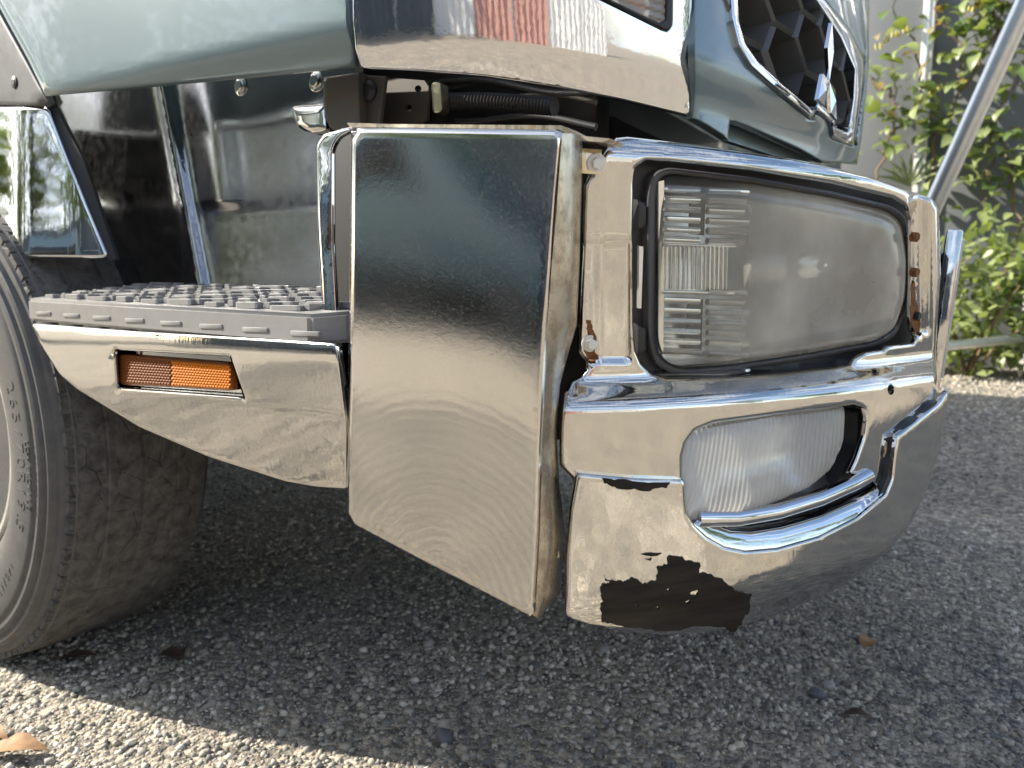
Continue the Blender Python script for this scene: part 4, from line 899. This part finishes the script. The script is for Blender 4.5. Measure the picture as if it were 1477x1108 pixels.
def frond(label, base, seed):
    r = random.Random(seed); root = empty('fern', base); tag(root, label, 'fern')
    for k in range(9):
        a = R(-70 + k * 18); Vq, Fq = [], []; e = Vector(base) + Vector((math.sin(a) * .22, -.08, math.cos(a) * .20))
        tube_data([Vector(base), Vector(base).lerp(e, .6) + Vector((0, 0, .02)), e], [.006, .012, .002], 5, True, Vq, Fq); obj('frond', mesh('frond', Vq, Fq), 'leaf', root)
frond('small green spiky fern against the white post', wp(1312, 268, .15), 2)
# leaning pole and low pipe rail
dp = lambda x, y, d: Vector(CAM + rays([(x, y)])[0] * d)
pole = empty('pole'); a, b = dp(1350, 288, 2.75), dp(1476, 12, 2.45); dv = (b - a).normalized()
lo = a - dv * ((a.z - .02) / dv.z); hi = b + dv * .55; pole.location = lo
tag(pole, 'pale round metal pole leaning at a slant in front of the creepers', 'pole')
tube('shaft', [lo, hi], .034, 'galv', pole, 20); lathe('end_cap', [(-.005, .036), (.03, .036), (.034, .03)], hi, dv, 'plastic', pole, 20)
lathe('foot', [(-.02, .05), (.01, .05), (.03, .036)], lo, (0, 0, 1), 'plastic', pole, 20)
pp = empty('support_post', (hi.x + .04, hi.y + .05, 0)); tag(pp, 'upright galvanised post that the slanting pole leans against', 'post')
tube('shaft', [(hi.x + .04, hi.y + .06, -.02), (hi.x + .04, hi.y + .06, 2.2)], .03, 'galv', pp, 16); box('base_plate', (hi.x - .05, hi.y - .03, -.01), (hi.x + .13, hi.y + .15, .012), 'galv', pp, .002)
ra, rb = dp(1365, 499, 3.7), dp(1500, 486, 4.3); rail = empty('pipe_rail', (ra.x, ra.y, 0)); tag(rail, 'low shiny pipe rail in front of the bushes', 'rail'); dv = (rb - ra).normalized()
tube('pipe', [ra - dv * .25, rb + dv * .8], .025, 'galv', rail, 16)
for q in (ra - dv * .2, rb + dv * .7): tube('leg', [(q.x, q.y, -.03), (q.x, q.y, q.z - .01)], .022, 'galv', rail, 12)

# ------------------------------------------------------------------ what the chrome mirrors: fence and trees across the yard
def sheet(name, a, b, h, m, parent, waves=10):
    a, b = Vector(a), Vector(b); d = (b - a); n = Vector((d.y, -d.x, 0)).normalized(); V = []; Fq = []; N = waves * 6
    for i in range(N + 1):
        t = i / N; o = n * (.03 * max(-.6, min(.6, 1.4 * math.sin(2 * math.pi * t * waves)))); p = a + d * t + o; V += [p, p + Vector((0, 0, h))]
    for i in range(N): Fq.append([2 * i, 2 * i + 2, 2 * i + 3, 2 * i + 1])
    return obj(name, mesh(name, V, Fq), m, parent)
def fence(label, a, b, cols, h):
    root = empty('fence', a); tag(root, label, 'fence', 'corrugated fence round the yard'); a, b = Vector(a), Vector(b); n = len(cols)
    for i, c in enumerate(cols):
        p, q = a.lerp(b, i / n), a.lerp(b, (i + 1) / n); sheet('fence_sheet', p, q, h, c, root, max(4, int((q - p).length / .22)))
        tube('fence_post', [(p.x, p.y, -.02), (p.x, p.y, h + .08)], .035, 'galv', root, 8)
    tube('fence_rail', [a + Vector((0, 0, h * .72)), b + Vector((0, 0, h * .72))], .03, 'galv', root, 8)
fence('dark corrugated fence along the side of the yard behind the viewer', (-13, -7.0, 0), (1.8, -7.3, 0), ['fence_grey'] * 7, 2.5)
fence('pink and white corrugated fence across the yard ahead of the truck', (1.8, -7.3, 0), (9.0, -1.6, 0), ['fence_grey', 'fence_white', 'fence_pink', 'fence_pink', 'fence_white', 'fence_white'], 2.4)
def tree(label, c, h, cr, seed, n=2200):
    r = random.Random(seed); c = Vector(c); root = empty('tree', c); tag(root, label, 'tree', 'trees round the yard')
    tube('trunk', [c + Vector((0, 0, -.1)), c + Vector((.1, .05, h * .4)), c + Vector((0, 0, h * .75))], [.05 * h * .5, .035 * h * .5, .012 * h], 'bark', root, 8)
    V, Fq = [], []; blobs = [(c + Vector((r.gauss(0, cr * .5), r.gauss(0, cr * .5), h * r.uniform(.4, .95))), cr * r.uniform(.35, .6)) for _ in range(12)]
    for q, _ in blobs[:7]: tube('limb', [c + Vector((0, 0, h * .35)), q], [.03 * h * .3, .01], 'bark', root, 5)
    for i in range(n):
        q, rad = r.choice(blobs); d = Vector((r.gauss(0, 1), r.gauss(0, 1), r.gauss(0, .8))).normalized() * rad * r.uniform(.5, 1.05); p = q + d
        u = Vector((r.gauss(0, 1), r.gauss(0, 1), r.gauss(0, 1))).normalized(); s = u.orthogonal().normalized(); l = r.uniform(.12, .26); k = len(V)
        V += [p, p + u * l * .5 + s * l * .3, p + u * l, p + u * l * .5 - s * l * .3]; Fq.append([k, k + 1, k + 2, k + 3])
    o = obj('crown', mesh('crown', V, Fq), 'leaf_tree', root); o['kind'] = 'stuff'
tree('tall dark tree beyond the yard fence to the rear', (-15, -9.5, 0), 6.0, 2.2, 1); tree('broad tree beyond the rear corner of the fence', (-18, -2.5, 0), 6.5, 2.4, 2)
tree('round tree standing far ahead beyond the pink fence', (13, 4, 0), 5.0, 1.8, 3); tree('pair of light trees ahead of the truck, nearer one', (11, 7.5, 0), 4.6, 1.5, 4); tree('pair of light trees ahead of the truck, farther one', (16, 9.5, 0), 6.0, 2.0, 5)
tree('leafy tree at the rear end of the yard beyond the fence end', (-14.5, -4.0, 0), 5.6, 1.9, 31, 2600)
tree('tree behind the dark fence opposite the truck', (-6, -9, 0), 5.2, 1.9, 6)
for k_, (x_, y_, h_) in enumerate(((-16.5, -8.2, 7.5), (-13.6, -8.6, 6.6), (-10.8, -8.0, 7.2), (-8.2, -9.2, 6.2), (-4.0, -8.4, 5.4))):
    tree(['tall dense tree at the rear end of the row behind the dark fence', 'second tree from the rear in the row behind the dark fence', 'middle tree of the row behind the dark fence', 'fourth tree from the rear in the row behind the dark fence', 'lower front tree of the row behind the dark fence'][k_], (x_, y_ - 1.3, 0), h_ + .8, 2.1, 20 + k_, 2600)
tree('low tree behind the fence opposite the bumper', (-1.5, -10, 0), 4.5, 1.7, 7)
bpy.context.view_layer.update()
# a blue-grey van parked by the dark fence, caught in the corner panel's mirror
van = empty('parked_van', (-4.9, -5.7, 0)); tag(van, 'blue grey parked van beside the dark fence behind the viewer', 'van')
M['van_paint'] = mat('van_paint', (.09, .155, .19), .25, .3, coat=.8)
bm = bmesh.new(); pf = [(-2.2, .45), (-2.2, 1.2), (-2.0, 1.95), (.9, 1.95), (1.5, 1.25), (2.2, 1.05), (2.25, .45)]
va = [bm.verts.new((x - 4.9, -6.5, z)) for x, z in pf]; vb = [bm.verts.new((x - 4.9, -4.9, z)) for x, z in pf]; bm.faces.new(va); bm.faces.new(vb[::-1])
for i in range(len(pf)): j = (i + 1) % len(pf); bm.faces.new([va[j], va[i], vb[i], vb[j]])
bmesh.ops.recalc_face_normals(bm, faces=bm.faces); bmesh.ops.bevel(bm, geom=bm.edges[:], offset=.06, segments=2, affect='EDGES'); me = bpy.data.meshes.new('van_body'); bm.to_mesh(me); bm.free(); obj('body', me, 'van_paint', van, 40)
for x0, x1 in ((-6.7, -5.5), (-5.4, -4.3)): box('window', (x0, -4.9, 1.25), (x1, -4.885, 1.8), 'glass_dark', van, .004)
for x in (-6.4, -3.4): lathe('wheel', [(0, .30), (.02, .33), (.18, .33), (.2, .30), (.19, .18), (.15, .1)], (x, -5.06, .33), (0, 1, 0), 'rubber', van, 24)
bpy.context.view_layer.update()
